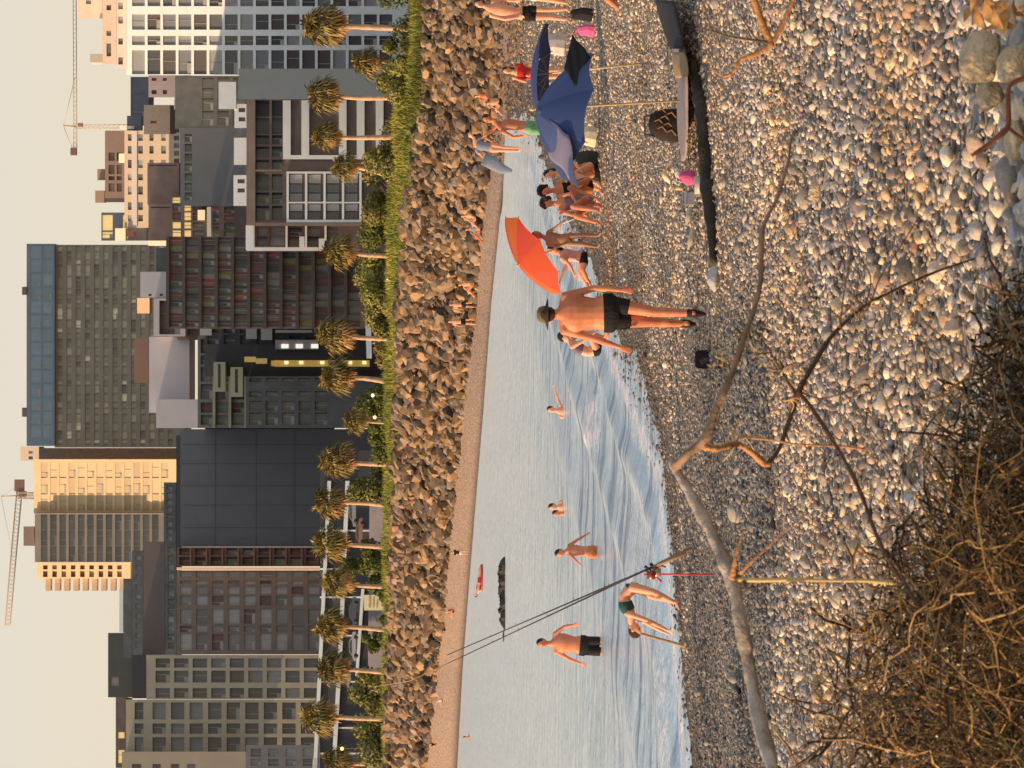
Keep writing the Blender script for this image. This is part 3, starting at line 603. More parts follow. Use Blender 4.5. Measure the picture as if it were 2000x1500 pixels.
for (q0, q1, v0, v1, lb) in [(160,213,427,461,'white roof box nearest the white tower'),(203,250,458,484,'white open roof frame beside the nearest roof box'),(269,322,457,483,'long plain white roof box above the dark frame building'),(342,402,456,483,'white roof box with dark cut outs'),(440,488,480,497,'white corner beam of the framed house')]:
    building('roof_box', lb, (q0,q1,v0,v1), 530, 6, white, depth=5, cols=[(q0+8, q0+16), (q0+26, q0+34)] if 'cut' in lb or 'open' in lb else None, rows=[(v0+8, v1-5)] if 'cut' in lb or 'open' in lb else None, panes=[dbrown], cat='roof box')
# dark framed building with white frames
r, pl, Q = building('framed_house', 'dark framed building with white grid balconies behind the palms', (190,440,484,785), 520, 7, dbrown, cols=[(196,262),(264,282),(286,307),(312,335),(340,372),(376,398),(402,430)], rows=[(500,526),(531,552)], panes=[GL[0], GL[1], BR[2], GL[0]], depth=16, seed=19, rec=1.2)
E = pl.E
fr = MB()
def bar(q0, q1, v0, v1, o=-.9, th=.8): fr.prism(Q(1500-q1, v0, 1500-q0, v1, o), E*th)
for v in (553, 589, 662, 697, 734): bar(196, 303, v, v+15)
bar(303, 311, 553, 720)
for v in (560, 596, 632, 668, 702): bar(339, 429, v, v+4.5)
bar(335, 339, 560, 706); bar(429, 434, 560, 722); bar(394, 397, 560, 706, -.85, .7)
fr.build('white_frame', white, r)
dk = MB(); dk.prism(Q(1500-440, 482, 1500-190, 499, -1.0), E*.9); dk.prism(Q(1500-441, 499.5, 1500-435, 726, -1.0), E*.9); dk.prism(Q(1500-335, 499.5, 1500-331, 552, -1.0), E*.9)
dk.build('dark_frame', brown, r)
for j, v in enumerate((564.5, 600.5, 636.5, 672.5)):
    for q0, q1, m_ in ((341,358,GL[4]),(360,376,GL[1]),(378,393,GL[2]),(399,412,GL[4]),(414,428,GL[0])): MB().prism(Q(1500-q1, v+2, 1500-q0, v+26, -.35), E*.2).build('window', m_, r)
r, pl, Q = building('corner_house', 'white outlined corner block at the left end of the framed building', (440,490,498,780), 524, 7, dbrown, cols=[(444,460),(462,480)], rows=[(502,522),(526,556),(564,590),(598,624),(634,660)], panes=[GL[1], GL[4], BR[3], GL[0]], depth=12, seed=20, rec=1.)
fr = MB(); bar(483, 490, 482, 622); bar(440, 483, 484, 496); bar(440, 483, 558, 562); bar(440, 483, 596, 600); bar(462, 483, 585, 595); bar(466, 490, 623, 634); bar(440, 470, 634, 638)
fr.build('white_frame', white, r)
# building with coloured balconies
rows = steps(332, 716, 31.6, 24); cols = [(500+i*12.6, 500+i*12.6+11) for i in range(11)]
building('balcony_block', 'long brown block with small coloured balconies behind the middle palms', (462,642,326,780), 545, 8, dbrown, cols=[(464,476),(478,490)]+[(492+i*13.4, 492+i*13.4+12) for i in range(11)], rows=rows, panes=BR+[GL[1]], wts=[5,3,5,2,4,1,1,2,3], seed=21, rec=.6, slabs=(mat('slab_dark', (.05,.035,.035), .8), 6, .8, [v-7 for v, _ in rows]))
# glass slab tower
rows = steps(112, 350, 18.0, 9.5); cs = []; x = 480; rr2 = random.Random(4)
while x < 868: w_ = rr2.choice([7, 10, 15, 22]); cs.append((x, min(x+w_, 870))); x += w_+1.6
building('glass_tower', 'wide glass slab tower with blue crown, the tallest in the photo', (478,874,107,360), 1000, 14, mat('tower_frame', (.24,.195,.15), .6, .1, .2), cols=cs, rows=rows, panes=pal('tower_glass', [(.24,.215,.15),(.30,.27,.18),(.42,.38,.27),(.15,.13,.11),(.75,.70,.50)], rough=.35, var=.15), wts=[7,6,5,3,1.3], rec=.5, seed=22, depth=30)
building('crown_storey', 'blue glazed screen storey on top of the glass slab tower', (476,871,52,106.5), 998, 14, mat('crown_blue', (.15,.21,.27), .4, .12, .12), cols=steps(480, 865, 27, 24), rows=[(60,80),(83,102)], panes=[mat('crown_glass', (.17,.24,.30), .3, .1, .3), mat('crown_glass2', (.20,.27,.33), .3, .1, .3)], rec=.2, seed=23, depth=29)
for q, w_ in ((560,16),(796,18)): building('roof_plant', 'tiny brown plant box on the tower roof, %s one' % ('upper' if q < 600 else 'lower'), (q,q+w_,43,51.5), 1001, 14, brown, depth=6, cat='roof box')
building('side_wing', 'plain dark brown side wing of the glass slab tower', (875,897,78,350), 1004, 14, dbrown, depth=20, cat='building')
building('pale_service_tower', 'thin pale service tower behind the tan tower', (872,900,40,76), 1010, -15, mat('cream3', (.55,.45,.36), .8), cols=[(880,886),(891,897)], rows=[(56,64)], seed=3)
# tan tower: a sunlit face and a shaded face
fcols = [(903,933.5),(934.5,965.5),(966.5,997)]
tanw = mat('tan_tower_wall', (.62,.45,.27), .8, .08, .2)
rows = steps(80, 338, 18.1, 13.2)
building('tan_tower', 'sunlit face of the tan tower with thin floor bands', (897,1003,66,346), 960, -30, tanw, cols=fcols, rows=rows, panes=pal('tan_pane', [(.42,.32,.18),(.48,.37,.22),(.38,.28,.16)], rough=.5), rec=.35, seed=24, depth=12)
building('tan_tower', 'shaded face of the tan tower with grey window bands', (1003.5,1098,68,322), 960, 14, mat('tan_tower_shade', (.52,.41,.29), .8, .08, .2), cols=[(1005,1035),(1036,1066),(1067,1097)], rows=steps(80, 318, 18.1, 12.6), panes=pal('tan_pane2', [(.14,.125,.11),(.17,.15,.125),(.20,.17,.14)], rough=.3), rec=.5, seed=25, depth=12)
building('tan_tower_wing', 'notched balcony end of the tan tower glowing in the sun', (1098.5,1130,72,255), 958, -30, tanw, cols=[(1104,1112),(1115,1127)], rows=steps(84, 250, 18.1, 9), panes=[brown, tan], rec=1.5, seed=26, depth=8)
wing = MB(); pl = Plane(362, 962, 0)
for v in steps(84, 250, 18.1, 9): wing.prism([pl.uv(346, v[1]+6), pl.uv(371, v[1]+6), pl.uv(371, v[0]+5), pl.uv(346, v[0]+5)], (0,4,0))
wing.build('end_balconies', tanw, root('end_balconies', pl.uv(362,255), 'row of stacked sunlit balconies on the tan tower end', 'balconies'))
building('roof_plant', 'pink brown plant room on the shaded half of the tan tower roof', (1028,1066,46,66.5), 962, 10, mat('pinkbrown', (.38,.26,.20), .8), depth=6, cat='roof box')
# slate gabled wall block
r, pl, Q = building('slate_block', 'big plain dark slate wall with a stepped top edge', (838,1068,352,780), 600, 14, slate, depth=18)
for q_ in (868, 905, 948, 986, 1030): MB().prism(Q(1500-q_-.5, 356, 1500-q_, 650, -.08), pl.E*.07).build('panel_joint', mat('joint_dark', (.06,.065,.085), .8), r)
for q_ in (420, 500, 575): MB().prism(Q(1500-1066, q_, 1500-840, q_+.5, -.16), pl.E*.07).build('panel_joint', mat('joint_dark', (.06,.065,.085), .8), r)
MB().prism(Q(1500-837.5, 400, 1500-826, 650, .3), pl.E*12).prism(Q(1500-1068, 344, 1500-850, 351.5, .2), pl.E*14).build('wall_edge', mat('slate_edge', (.04,.045,.055), .8), r)
building('strip_building', 'dark strip of small windows above the slate wall', (942,1068,320,343.5), 606, 14, dkg, cols=steps(948, 1064, 14, 10), rows=[(326,336)], panes=[GL[1], GL[2]], seed=27)
rows = steps(350, 650, 31, 21)
building('red_balcony_strip', 'narrow strip of reddish balconies beside the slate wall', (1068.5,1106,346,652), 592, 12, mat('red_brown', (.16,.07,.055), .7), cols=[(1071,1084),(1088,1104)], rows=rows, panes=[BR[0], BR[1], GL[1]], rec=1.2, seed=28, slabs=(mat('slab_red', (.30,.13,.08), .7), 3, .5, [v+21 for v, _ in rows]))
o = MB().prism([P(387,345,585),P(392,345,585),P(392,624,585),P(387,624,585)], (-.12,1.2,0)).build('sunlit_fin', mat('fin', (.75,.55,.38), .7), None)
tag(single(o, P(389,624,585)), 'tall thin fin wall catching the sun like an orange line', 'wall')
building('dark_flats', 'dark block of flats with square windows below the orange fin', (1114,1278,345,650), 586, 9, mat('dark_flat_wall', (.11,.09,.085), .8, .15, .4), cols=[(1116,1128),(1134,1141),(1146,1160),(1164,1182),(1190,1218),(1222,1234),(1238,1270)], rows=steps(352, 645, 31.2, 22), panes=[GL[1], GL[2], GL[4], mat('pale_blind', (.20,.20,.20), .6), BR[0]], wts=[3,3,4,3,1], seed=29)
building('brown_roof_block', 'plain dark brown attic block above the dark flats', (1058,1282,280,322), 610, 9, mat('attic', (.14,.105,.095), .8, .06, .2), depth=14)
building('strip_building', 'band of mixed windows between attic and dark flats', (1062,1282,322.5,344.5), 604, 9, dkg, cols=steps(1068, 1278, 17, 12), rows=[(328,340)], panes=[GL[4], GL[1], GL[2], BR[3], GL[0]], seed=30)
building('step_block', 'dark stepped upper block left of the tan tower', (1075,1285,258,279.5), 640, 9, dkg, cols=steps(1085, 1280, 19, 9), rows=[(265,275)], panes=[GL[2], BR[3], GL[4]], seed=31)
building('step_block', 'dark middle step of the skyline beside the pale antennas', (1130,1285,241,257.5), 660, 9, dkg, depth=10)
building('step_block', 'highest dark green block of the stepped skyline', (1236,1362,211,284), 670, 9, mat('dkgreen', (.05,.052,.045), .6, .1, .2), cols=[(1322,1340)], rows=[(216,232)], panes=[mat('pale_pink', (.35,.27,.25), .8)], seed=32)
building('roof_terrace', 'pale blue roof rail strip at the bottom edge skyline', (1150,1235,233,240.5), 662, 9, white, depth=5)
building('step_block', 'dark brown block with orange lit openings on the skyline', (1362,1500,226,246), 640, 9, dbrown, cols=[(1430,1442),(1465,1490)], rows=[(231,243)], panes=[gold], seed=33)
building('step_block', 'black gap block between dark flats and tan flats', (1279,1364,258,300), 600, 9, mat('blackish', (.02,.02,.025), .7), depth=8)
# tan flats with a grid of windows
building('tan_flats', 'tan block of flats with a regular grid of windows and balconies', (1279,1366,286,650), 540, 8, tan, cols=[(1286,1304),(1310,1333),(1344,1363)], rows=steps(304, 650, 36.2, 28), wts=[3,3,2,3,1], seed=34, rec=.9)
building('tan_flats', 'lower wing of the tan flats with small square windows', (1366.5,1600,246,660), 538, 8, tan, cols=[(1372,1405),(1413,1433),(1440,1472)], rows=[(263,280)]+steps(298, 655, 36.2, 26), wts=[3,3,2,3,1], seed=35, rec=.9)
building('plain_wing', 'plain tan front wing of the tan flats', (1468,1600,238,480), 530, 8, mat('tan_plain', (.36,.30,.225), .85, .05, .3), cols=[(1492,1500),(1508,1530)], rows=[(258,276),(298,314),(334,350),(366,382)], seed=36)
building('grey_boxes', 'grey boxy annexe low in front of the tan flats', (1455,1600,480,655), 500, 8, mat('grey_box', (.16,.155,.16), .8, .1, .4), cols=[(1462,1478),(1482,1496),(1500,1530)], rows=steps(490, 650, 34, 20), panes=[GL[2], GL[4], GL[1]], seed=37)
# middle buildings below the glass tower
building('lavender_wall_block', 'large blank lavender wall facing the sea', (658,806,291,370), 640, 8, lav, depth=16)
building('lavender_wall_block', 'lower step of the blank lavender wall', (780,836,305,386), 634, 8, lav, depth=12)
building('lavender_wall_block', 'smaller blank lavender block with a row of tiny vents', (531,581,274,362), 636, 8, lav, depth=16, cols=[(574,578)], rows=[(290,296),(312,318),(338,344)], panes=[dkg])
building('framed_opening_block', 'dark opening in a lavender frame beside the blank wall', (583,657,300,362), 632, 8, lav, cols=[(587,653)], rows=[(311,352)], panes=[dbrown], rec=2., depth=12)
building('brown_block', 'orange brown plain block under the glass tower', (660,748,262,290), 660, 8, mat('orange_brown', (.22,.12,.08), .8, .06, .2), depth=10)
building('dark_cabin', 'dark cabin between the gold windows and the lavender block', (484,530,305,350), 638, 8, dkg, depth=10)
building('pink_block', 'pink sunlit corner glowing beside the slate wall', (796,832,386,440), 628, -25, pinkw, depth=8)
building('pink_block', 'small orange pink sunlit wall by the tower foot', (582,612,268,292), 660, -20, mat('orange_pink', (.7,.42,.26), .8), depth=6)
gg = mat('grey_green', (.20,.22,.175), .7, .12, .4)
building('round_balcony_block', 'grey green flats with chunky pale balconies below the lavender wall', (655,836,386,560), 590, 8, dkg, cols=[(662,690),(694,712),(716,745),(750,780),(786,806),(810,830)], rows=steps(392, 556, 31, 23), panes=[gg, BR[2], BR[0], GL[1]], rec=1.2, seed=38, slabs=(gg, 5, 1.0, [416,447,478,509]))
for (q0, q1, v0, v1) in ((707,765,417,440),(717,775,450,474)):
    building('balcony_box', 'pale green balcony box %s on the grey green flats' % ('farther up' if v0 < 430 else 'lower down'), (q0,q1,v0,v1), 575, 8, mat('pale_green', (.24,.26,.19), .8), depth=5, cols=[(q0+4,q1-8)], rows=[(v0+9, v1-9)], panes=[dkg], rec=.5, cat='balcony')
building('dark_terrace_block', 'low dark block with a grey lattice front behind the palms', (735,836,480,780), 565, 8, dkg, cols=[(738,746),(764,775),(783,802),(806,830)], rows=steps(487, 640, 32, 24), panes=[GL[0], GL[1], BR[2]], rec=.8, seed=39)
r, pl, Q = building('dark_link_block', 'black recess block with white roof lights between the flats', (590,735,400,780), 580, 8, mat('blackish', (.02,.02,.025), .7), depth=14, cols=[(594,610),(614,626),(634,650),(655,672)], rows=steps(405, 700, 32, 22), panes=[GL[0], dkg, BR[0], dkg, BR[4]], rec=1., seed=40)
fr = MB(); bar(600, 655, 391, 414); bar(632, 662, 481, 502); bar(636, 664, 510, 532); bar(645, 650, 538, 610, -.9)
fr.build('pale_screen', mat('pale_screen', (.33,.33,.34), .8), r)
fr = MB(); bar(664, 682, 538, 622, -.7); fr.build('lit_panel', mat('lit_panel', (.30,.28,.28), .7), r)
fr = MB()
for v in (478, 500, 530): bar(697+(v-478)*.15, 707+(v-478)*.15, v, v+22, -1.2)
bar(704, 716, 536, 722, -1.2); fr.build('gold_lit_strip', mat('gold_lit_strip', (.42,.30,.10), .5, .3, 3., emit=((1,.65,.15), .22)), r)  # gold light along this strip is painted as colour with a faint glow
for v in (556, 585, 626, 680, 708): fr = MB(); bar(705, 711, v, v+8, -1.6, .3); fr.build('lamp_glow', lit, r)
for v in (550, 578, 608): fr = MB(); bar(672, 680, v, v+14, -1.1, .3); fr.build('white_light', mat('white_glow', (.8,.8,.8), .4, emit=((1,.93,.85), .8)), r)
building('back_block', 'dark block glimpsed between the gold lit flats and the framed house', (380,664,346,800), 640, 8, dbrown, cols=[(404,416),(420,432),(436,448),(452,466)], rows=steps(408, 480, 30, 20), panes=BR, seed=44)
lit_w = mat('lit_white', (.78,.66,.52), .8); redw = mat('dull_red', (.35,.10,.08), .8)
for (q0, q1, v0, v1, Y_, m_, a_, lb) in [
  (246,252,234,262,688,lit_w,-25,'slim sunlit stair box beside the crane foot'),(226,258,248,276,690,blueg,8,'blue grey tank on the roof by the crane foot'),(300,318,232,243,684,lit_w,-25,'sunlit parapet box on the unfinished frame'),
  (372,396,186,204,692,mat('bare2', (.30,.20,.15), .9),-10,'bare concrete pillar head at the end of the unfinished frame'),(330,352,190,204.5,694,MATS['bare2'] if 'bare2' in MATS else brown,-10,'short concrete stub in the middle of the unfinished frame'),
  (446,470,225,245,684,lit_w,-25,'cream rooftop room next to the glass slab tower'),(452,462,246,262,683,redw,8,'dull red rooftop cabin next to the glass slab tower'),(410,430,386,400,588,lit_w,-20,'bright rooftop ledge among the gold windows'),
  (470,480,290,330,594,lit_w,-25,'vertical sunlit strip wall under the glass slab tower'),(190,214,340,366,600,mat('pale_blue_w', (.5,.55,.6), .8),8,'pale window bay under the tan block'),(148,176,367,392,594,mat('deep_blue', (.03,.07,.16), .6),8,'deep blue panel above the dark green office'),
  (262,330,333,343,646,lit_w,-25,'long sunlit parapet above the grey flat wall'),(404,470,404,412,577,lit_w,8,'pale parapet line over the coloured balconies'),(466,478,420,440,576,white,8,'small white balcony front above the framed corner')]:
    building('rooftop_cabin', lb, (q0,q1,v0,v1), Y_, a_, m_, depth=4, cat='rooftop cabin')
# parking deck with cars behind the lower palms
r, pl, Q = building('parking_deck', 'open parking deck with white slab edges behind the lower palms', (880,1600,625,775), 470, 4, mat('deck_dark', (.035,.036,.04), .8), depth=16)
fr = MB()
def wbar(q0, v0, q1, v1, th, o=-1.2): fr.prism([pl.uv(1500-q1, v1+th, o), pl.uv(1500-q0, v0+th, o), pl.uv(1500-q0, v0, o), pl.uv(1500-q1, v1, o)], pl.E*1.1)
wbar(940,640,1500,612,7); wbar(940,675,1250,662,8); wbar(1250,662,1500,648,8); wbar(1150,706,1320,694,6); wbar(1180,737,1270,731,7); wbar(1480,612,1600,606,7)
for q in (975, 1035, 1110, 1165, 1240, 1330, 1420, 1470): fr.prism([pl.uv(1500-q-3, 760, -.6), pl.uv(1500-q, 760, -.6), pl.uv(1500-q, 625, -.6), pl.uv(1500-q-3, 625, -.6)], pl.E*.5)
fr.build('deck_edge', white, r)
# seawall behind the verge
o = MB().prism([P(-100,716,440),P(560,722,420),P(560,762,420),P(-100,762,440)], (0,1.,0)).build('low_wall', mat('seawall', (.17,.16,.18), .9, .1, .8), None)
tag(single(o, P(230,760,430)), 'low grey wall running behind the lower palms', 'wall')
o = MB().prism([P(800,716,300),P(915,712,300),P(915,724,300),P(800,726,300)], (0,.4,0)).build('board', white, None)
r = root('white_banner', P(860,775,300), 'long thin pale board on posts in front of the dark balconies', 'board'); o.data.transform(Matrix.Translation(-Vector(r.location))); o.parent = r
MB().tube([P(890,722,300.2),P(890,760,300.2)], .1, 6).tube([P(830,722,300.2),P(830,765,300.2)], .1, 6).build('post', mat('post_pale', (.6,.5,.4), .7), r)
# parked cars, simple but shaped
def car(px, v, Y, col, label, L_=4.3, rz=0.):
    k = Y/F; c = P(1500-px, v, Y); r = root('parked_car', c, label, 'car', 'cars parked in the deck')
    prof_ = [(-2.15,.35),(-2.1,.75),(-1.35,.9),(-.75,1.35),(.65,1.4),(1.4,.98),(2.1,.85),(2.15,.35)]
    MB().prism([c+Vector((a_, -.8, b_)) for a_, b_ in prof_], (0,1.6,0)).build('body', mat('car_'+label[:9], col, .25, .05), r)
    MB().prism([c+Vector((a_, -.83, b_)) for a_, b_ in [(-1.15,.92),(-.68,1.28),(.58,1.32),(1.15,.98)]], (0,1.66,0)).build('window', GL[0], r)
    for s_ in (-1.35, 1.35): MB().tube([c+Vector((s_,-.86,.33)), c+Vector((s_,-.62,.33))], .33, 14).build('wheel', mat('tyre', (.02,.02,.02), .8), r)
car(1040, 713, 455, (.30,.13,.12), 'dull red car parked on the deck beside the twelfth palm')
car(1000, 700, 452, (.25,.26,.28), 'grey parked car on the deck above the dull red one')
car(1262, 700, 452, (.35,.36,.38), 'silver parked car under the white slab edge')
car(1195, 700, 452, (.06,.07,.10), 'dark blue parked car under the middle slab edge')
car(1320, 690, 452, (.30,.29,.28), 'pale grey parked car between two palms low in the photo')
# notice board
r = root('notice_board', P(325,760,400), 'pale yellow notice board on a post in front of the parking deck', 'sign')
MB().prism([P(308,759,400),P(338,759,400),P(338,711,400),P(308,711,400)], (0,.15,0)).build('panel', mat('board_yellow', (.80,.68,.42), .6), r)
for a_, b_, c_, d_ in ((313,734,720,724),(313,330,728,731),(313,324,735,738),(316,332,744,750)): MB().prism([P(a_,d_,399.9),P(min(b_,334),d_,399.9),P(min(b_,334),c_,399.9),P(a_,c_,399.9)], (0,.05,0)).build('printed_line', mat('board_print', (.45,.36,.16), .6), r)
for u_ in (313, 333): MB().tube([P(u_,759,400.3),P(u_,775,400.3)], .12, 6).build('post', MATS['post_pale'], r)
# small lamps on the verge
for i, (px, v, b_) in enumerate(((545,760,(1,.6,.1)),(772,728,(1,.9,.7)),(815,732,(1,.85,.3)),(1462,668,(1,.85,.2)))):
    Y = float(prof(1500-px)[5])*1.0; r = root('street_lamp', P(1500-px, 778, Y), ['orange lamp close to the sixth palm','white lamp near the eighth palm','yellow lamp beside the small ninth palm','yellow lamp among bushes near the bottom edge'][i], 'lamp')
    k = Y/F; MB().ball(P(1500-px, v, Y), [5*k if i in (0,) else 3.6*k]*3, 10, 6).build('lamp_globe', mat('lamp_%d' % i, (.9,.8,.5), .4, emit=(b_, 1.2)), r); MB().tube([P(1500-px, v, Y), P(1500-px, 778, Y)], .05, 6).build('post', dbrown, r)
# ---------------------------------------------------------------- tower cranes
cr_m = mat('crane_mat', (.55,.42,.30), .7)
def lattice(mb, A_, B_, w_, nb, r_=.09):
    A_ = Vector(A_); B_ = Vector(B_); ax = (B_-A_).normalized(); s1 = ax.cross(Vector((0,1,0))).normalized()*w_/2; s2 = Vector((0,w_/2,0))
    cs_ = [s1+s2, s1-s2, -s1-s2, -s1+s2]
    for c_ in cs_: mb.tube([A_+c_, B_+c_], r_, 4)
    for i in range(nb):
        p = A_.lerp(B_, i/nb); q = A_.lerp(B_, (i+1)/nb)
        for j in range(4): mb.tube([p+cs_[j], q+cs_[(j+1) % 4]], r_*.6, 4)
def crane(label, mast, jibA, jibB, Y, w_, cw, apex):
    r = root('tower_crane', P(mast[0], mast[2], Y), label, 'crane')
    m_ = MB(); lattice(m_, P(mast[0], mast[2], Y), P(mast[0], mast[1], Y), w_, 12, .12*w_/1.6); m_.build('mast', cr_m, r)
    m_ = MB(); lattice(m_, P(*jibA, Y), P(*jibB, Y), w_*.85, 34, .10*w_/1.6); m_.build('jib', cr_m, r)
    m_ = MB(); c_ = P(*cw, Y); m_.box(c_, 3.2*w_/1.6, 1.6, 2.6*w_/1.6); m_.build('counterweight', mat('crane_dark', (.22,.12,.09), .8), r)
    m_ = MB().tube([P(mast[0], mast[1], Y), P(*apex, Y)], .25, 5); m_.tube([P(*apex, Y), P(*cw, Y)], .07, 4); m_.tube([P(*apex, Y), P(jibA[0]*.5+jibB[0]*.5, jibA[1]*.5+jibB[1]*.5, Y)], .07, 4); m_.build('tie_bar', cr_m, r)
    m_ = MB().box(P(mast[0]+6*0+3, mast[1]+9, Y), 1.6*w_/1.6, 1.6, 2*w_/1.6); m_.build('cab', mat('crane_cab', (.35,.2,.14), .7), r)
crane('thin tower crane standing over the cream terraced block', (1253,148,262), (1199,147), (1500,146), 800, .95, (1204,144), (1254,124))
crane('hazy tower crane with a long sloping jib at the left edge of the photo', (532,35,70), (540,38), (277,14), 1150, 2.2, (552,38), (530,2))

mat = _mat0
# ---------------------------------------------------------------- people
SKIN = mat('skin_tan', (.64,.20,.10), .55, .16, 5, c2=(.80,.31,.16)); SKIN2 = mat('skin_light', (.90,.42,.25), .5, .08, 8); SKIN3 = mat('skin_dark', (.36,.18,.10), .5, .1, 8)
HB = mat('hair_black', (.018,.012,.010), .6, .3, 60, .8, 90); HBr = mat('hair_brown', (.07,.028,.016), .6, .3, 60, .8, 90)
def cloth(n, c): return mat('cloth_'+n, c, .85, .12, 10, .4, 40)
BLACK = cloth('black', (.014,.012,.014)); NAVY = cloth('navy', (.03,.04,.10)); GREEN = cloth('green', (.03,.11,.085)); TEAL = cloth('teal', (.22,.50,.28)); RED = cloth('red', (.70,.03,.03)); PINK = cloth('pink', (.75,.42,.36)); GREYBLUE = cloth('greyblue', (.26,.29,.36)); WHITEC = cloth('white', (.75,.72,.68)); PURP = cloth('purple', (.22,.16,.22)); ORANGE = cloth('orange', (.65,.22,.08)); HOTP = cloth('hot_pink', (.80,.12,.32))
eye_m = mat('eye_dark', (.02,.015,.01), .3); lip_m = mat('lip', (.38,.12,.09), .5)
def person(label, Y, J, s=1., face=(0,-1,0), skin=SKIN, hair=HB, wear=(), base=None, curly=False, vox=None, group=None, hl=0., girth=1.):
    q = {k: (P(v[0], v[1], Y+(v[2] if len(v) > 2 else 0))) for k, v in J.items()}
    px = F/Y; fd = Vector(face).normalized(); zz = Vector((0,0,1))
    lo = min(q.values(), key=lambda p: p.z); r = root('person', base or Vector((q['pelvis'].x, Y, lo.z-.04)), label, 'person', group)
    vox = vox or (.009 if px > 120 else (.012 if px > 70 else .02))
    A, B = q['shA'], q['shB']; neck = q.get('neck') or (A+B)/2+Vector((0,0,.02)); pel = q['pelvis']
    S = (A-B); sw = max(S.length/2, .10*s); S = S.normalized() if S.length > .05 else Vector((1,0,0))
    shc = (A+B)/2; chest = q.get('chest') or shc.lerp(pel, .32); waist = q.get('waist') or shc.lerp(pel, .68)
    ax = (shc-pel).normalized(); hipS = S-ax*S.dot(ax); hipS = hipS.normalized() if hipS.length > .3 else Vector((1,0,0))
    hw = .088*s
    st = [(pel-ax*.07*s, .115*s, .085*s), (pel, .160*s, .112*s), (pel.lerp(waist, .5), .155*s, .108*s), (waist, .132*s, .095*s), (chest.lerp(waist, .45), .145*s, .102*s), (chest, .162*s, .112*s), (chest.lerp(shc, .6), max(.15*s, sw*.80), .10*s), (shc+ax*.015*s, max(.10*s, sw*.66), .068*s), (neck+ax*.01, .055*s, .052*s)]
    st = [(a[0], a[1]*(girth if j_ < 7 else 1), a[2]*(1+(girth-1)*.6)) for j_, a in enumerate(st)]
    m = MB(); m.tube([a[0] for a in st], [(a[1], a[2]) for a in st], 16, side=hipS)
    head = q['head']; hu = (head-neck).normalized(); R = Matrix((fd.cross(hu).normalized(), (hu.cross(fd.cross(hu))).normalized(), hu)).transposed(); hs = s**.45 if s < 1 else s
    m.tube([neck-ax*.03, head-hu*.05*hs], [.058*s, .050*s], 10)
    m.ball(head, [.076*hs, .092*hs, .112*hs], 14, 10, R); m.ball(head-hu*.055*hs+R@Vector((0,.022*hs,0)), [.054*hs, .062*hs, .058*hs], 10, 8, R)
    m.ball(head+R@Vector((0,.096*hs,-.018*hs)), [.014*hs,.022*hs,.022*hs], 8, 6, R)
    for e_ in (-1, 1): m.ball(head+R@Vector((e_*.078*hs,-.005,-.012*hs)), [.012*hs,.02*hs,.03*hs], 8, 6, R)
    if px > 95 and s > .9:
        for e_ in (-1, 1):
            m.ball(chest.lerp(shc, .45)+S*e_*.085*s-Vector((0,.055,0))*(1 if fd.y > 0 else -.4), [.062*s,.045*s,.075*s], 10, 8)
            m.ball(shc+S*e_*.09*s+ax*.012, [.085*s,.055*s,.045*s], 10, 8)
            if q.get('an'+'AB'[e_ < 0]): kn_ = q['kn'+'AB'[e_ < 0]]; an_ = q['an'+'AB'[e_ < 0]]; m.ball(kn_.lerp(an_, .32)-Vector((fd.x, fd.y, 0))*.02*s, [.052*s,.055*s,.10*s], 10, 8)
    HIP = {}
    for e_, n in ((1,'A'), (-1,'B')):
        sh = q['sh'+n]; el = q.get('el'+n); wr = q.get('wr'+n)
        if el and wr:
            m.tube([sh.lerp(shc, .25), sh, sh.lerp(el, .35), el, el.lerp(wr, .3), wr], [.05*s,.056*s,.049*s,.038*s,.041*s,.026*s], 10)
            hd = (wr-el).normalized(); sd = hd.cross(fd); sd = sd.normalized() if sd.length > .2 else hd.orthogonal().normalized(); pn = hd.cross(sd)
            m.tube([wr, wr+hd*.035*s, wr+hd*.085*s], [(.024*s,.018*s),(.036*s,.017*s),(.040*s,.014*s)], 8, side=sd)
            for j, (o_, l_) in enumerate(((-.03,.062),(-.011,.078),(.009,.083),(.029,.073))):
                p0 = wr+hd*.078*s+sd*o_*s; p1 = p0+hd*l_*.5*s+sd*o_*.15*s; p2 = p1+hd*l_*.4*s-pn*.028*s; m.tube([p0-hd*.02*s, p0, p1, p2], [.0095*s,.0095*s,.009*s,.0075*s], 6)
            t0 = wr+hd*.025*s+sd*.034*s*e_; m.tube([t0-sd*.015*s*e_, t0+sd*.02*s*e_+hd*.02*s, t0+sd*.03*s*e_+hd*.055*s], [.012*s,.011*s,.008*s], 6)
        kn = q.get('kn'+n); an = q.get('an'+n); hp = pel+hipS*hw*e_-ax*.02*s; HIP[n] = hp
        if kn:
            ch = [hp, hp.lerp(kn, .4), kn]; rr_ = [.090*s,.078*s,.056*s]
            if an: ch += [kn.lerp(an, .3), an]; rr_ += [.058*s,.036*s]
            m.tube(ch, rr_, 12)
            if an:
                to = q.get('to'+n); fo = (to-an) if to else Vector((fd.x, fd.y, -.15))*.16*s
                if fo.length > .19*s: fo = fo.normalized()*.19*s
                m.tube([an-fo*.28-zz*.03*s, an-zz*.035*s+fo*.15, an-zz*.045*s+fo*.6, an-zz*.052*s+fo], [(.030*s,.03*s),(.036*s,.036*s),(.042*s,.026*s),(.034*s,.014*s)], 8)
    m.build('body', skin, r, remesh=vox, smooth_it=7 if px > 140 else 3)
    if label.startswith('shirtless man in a brim'):
        pass
    if px > 85:
        for e_ in (-1, 1): MB().ball(head+R@Vector((e_*.031*hs,.083*hs,.012*hs)), [.012*hs,.008*hs,.006*hs], 8, 6, R).build('eye', eye_m, r)
        MB().ball(head+R@Vector((0,.082*hs,-.055*hs)), [.024*hs,.008*hs,.006*hs], 8, 6, R).build('mouth', lip_m, r)
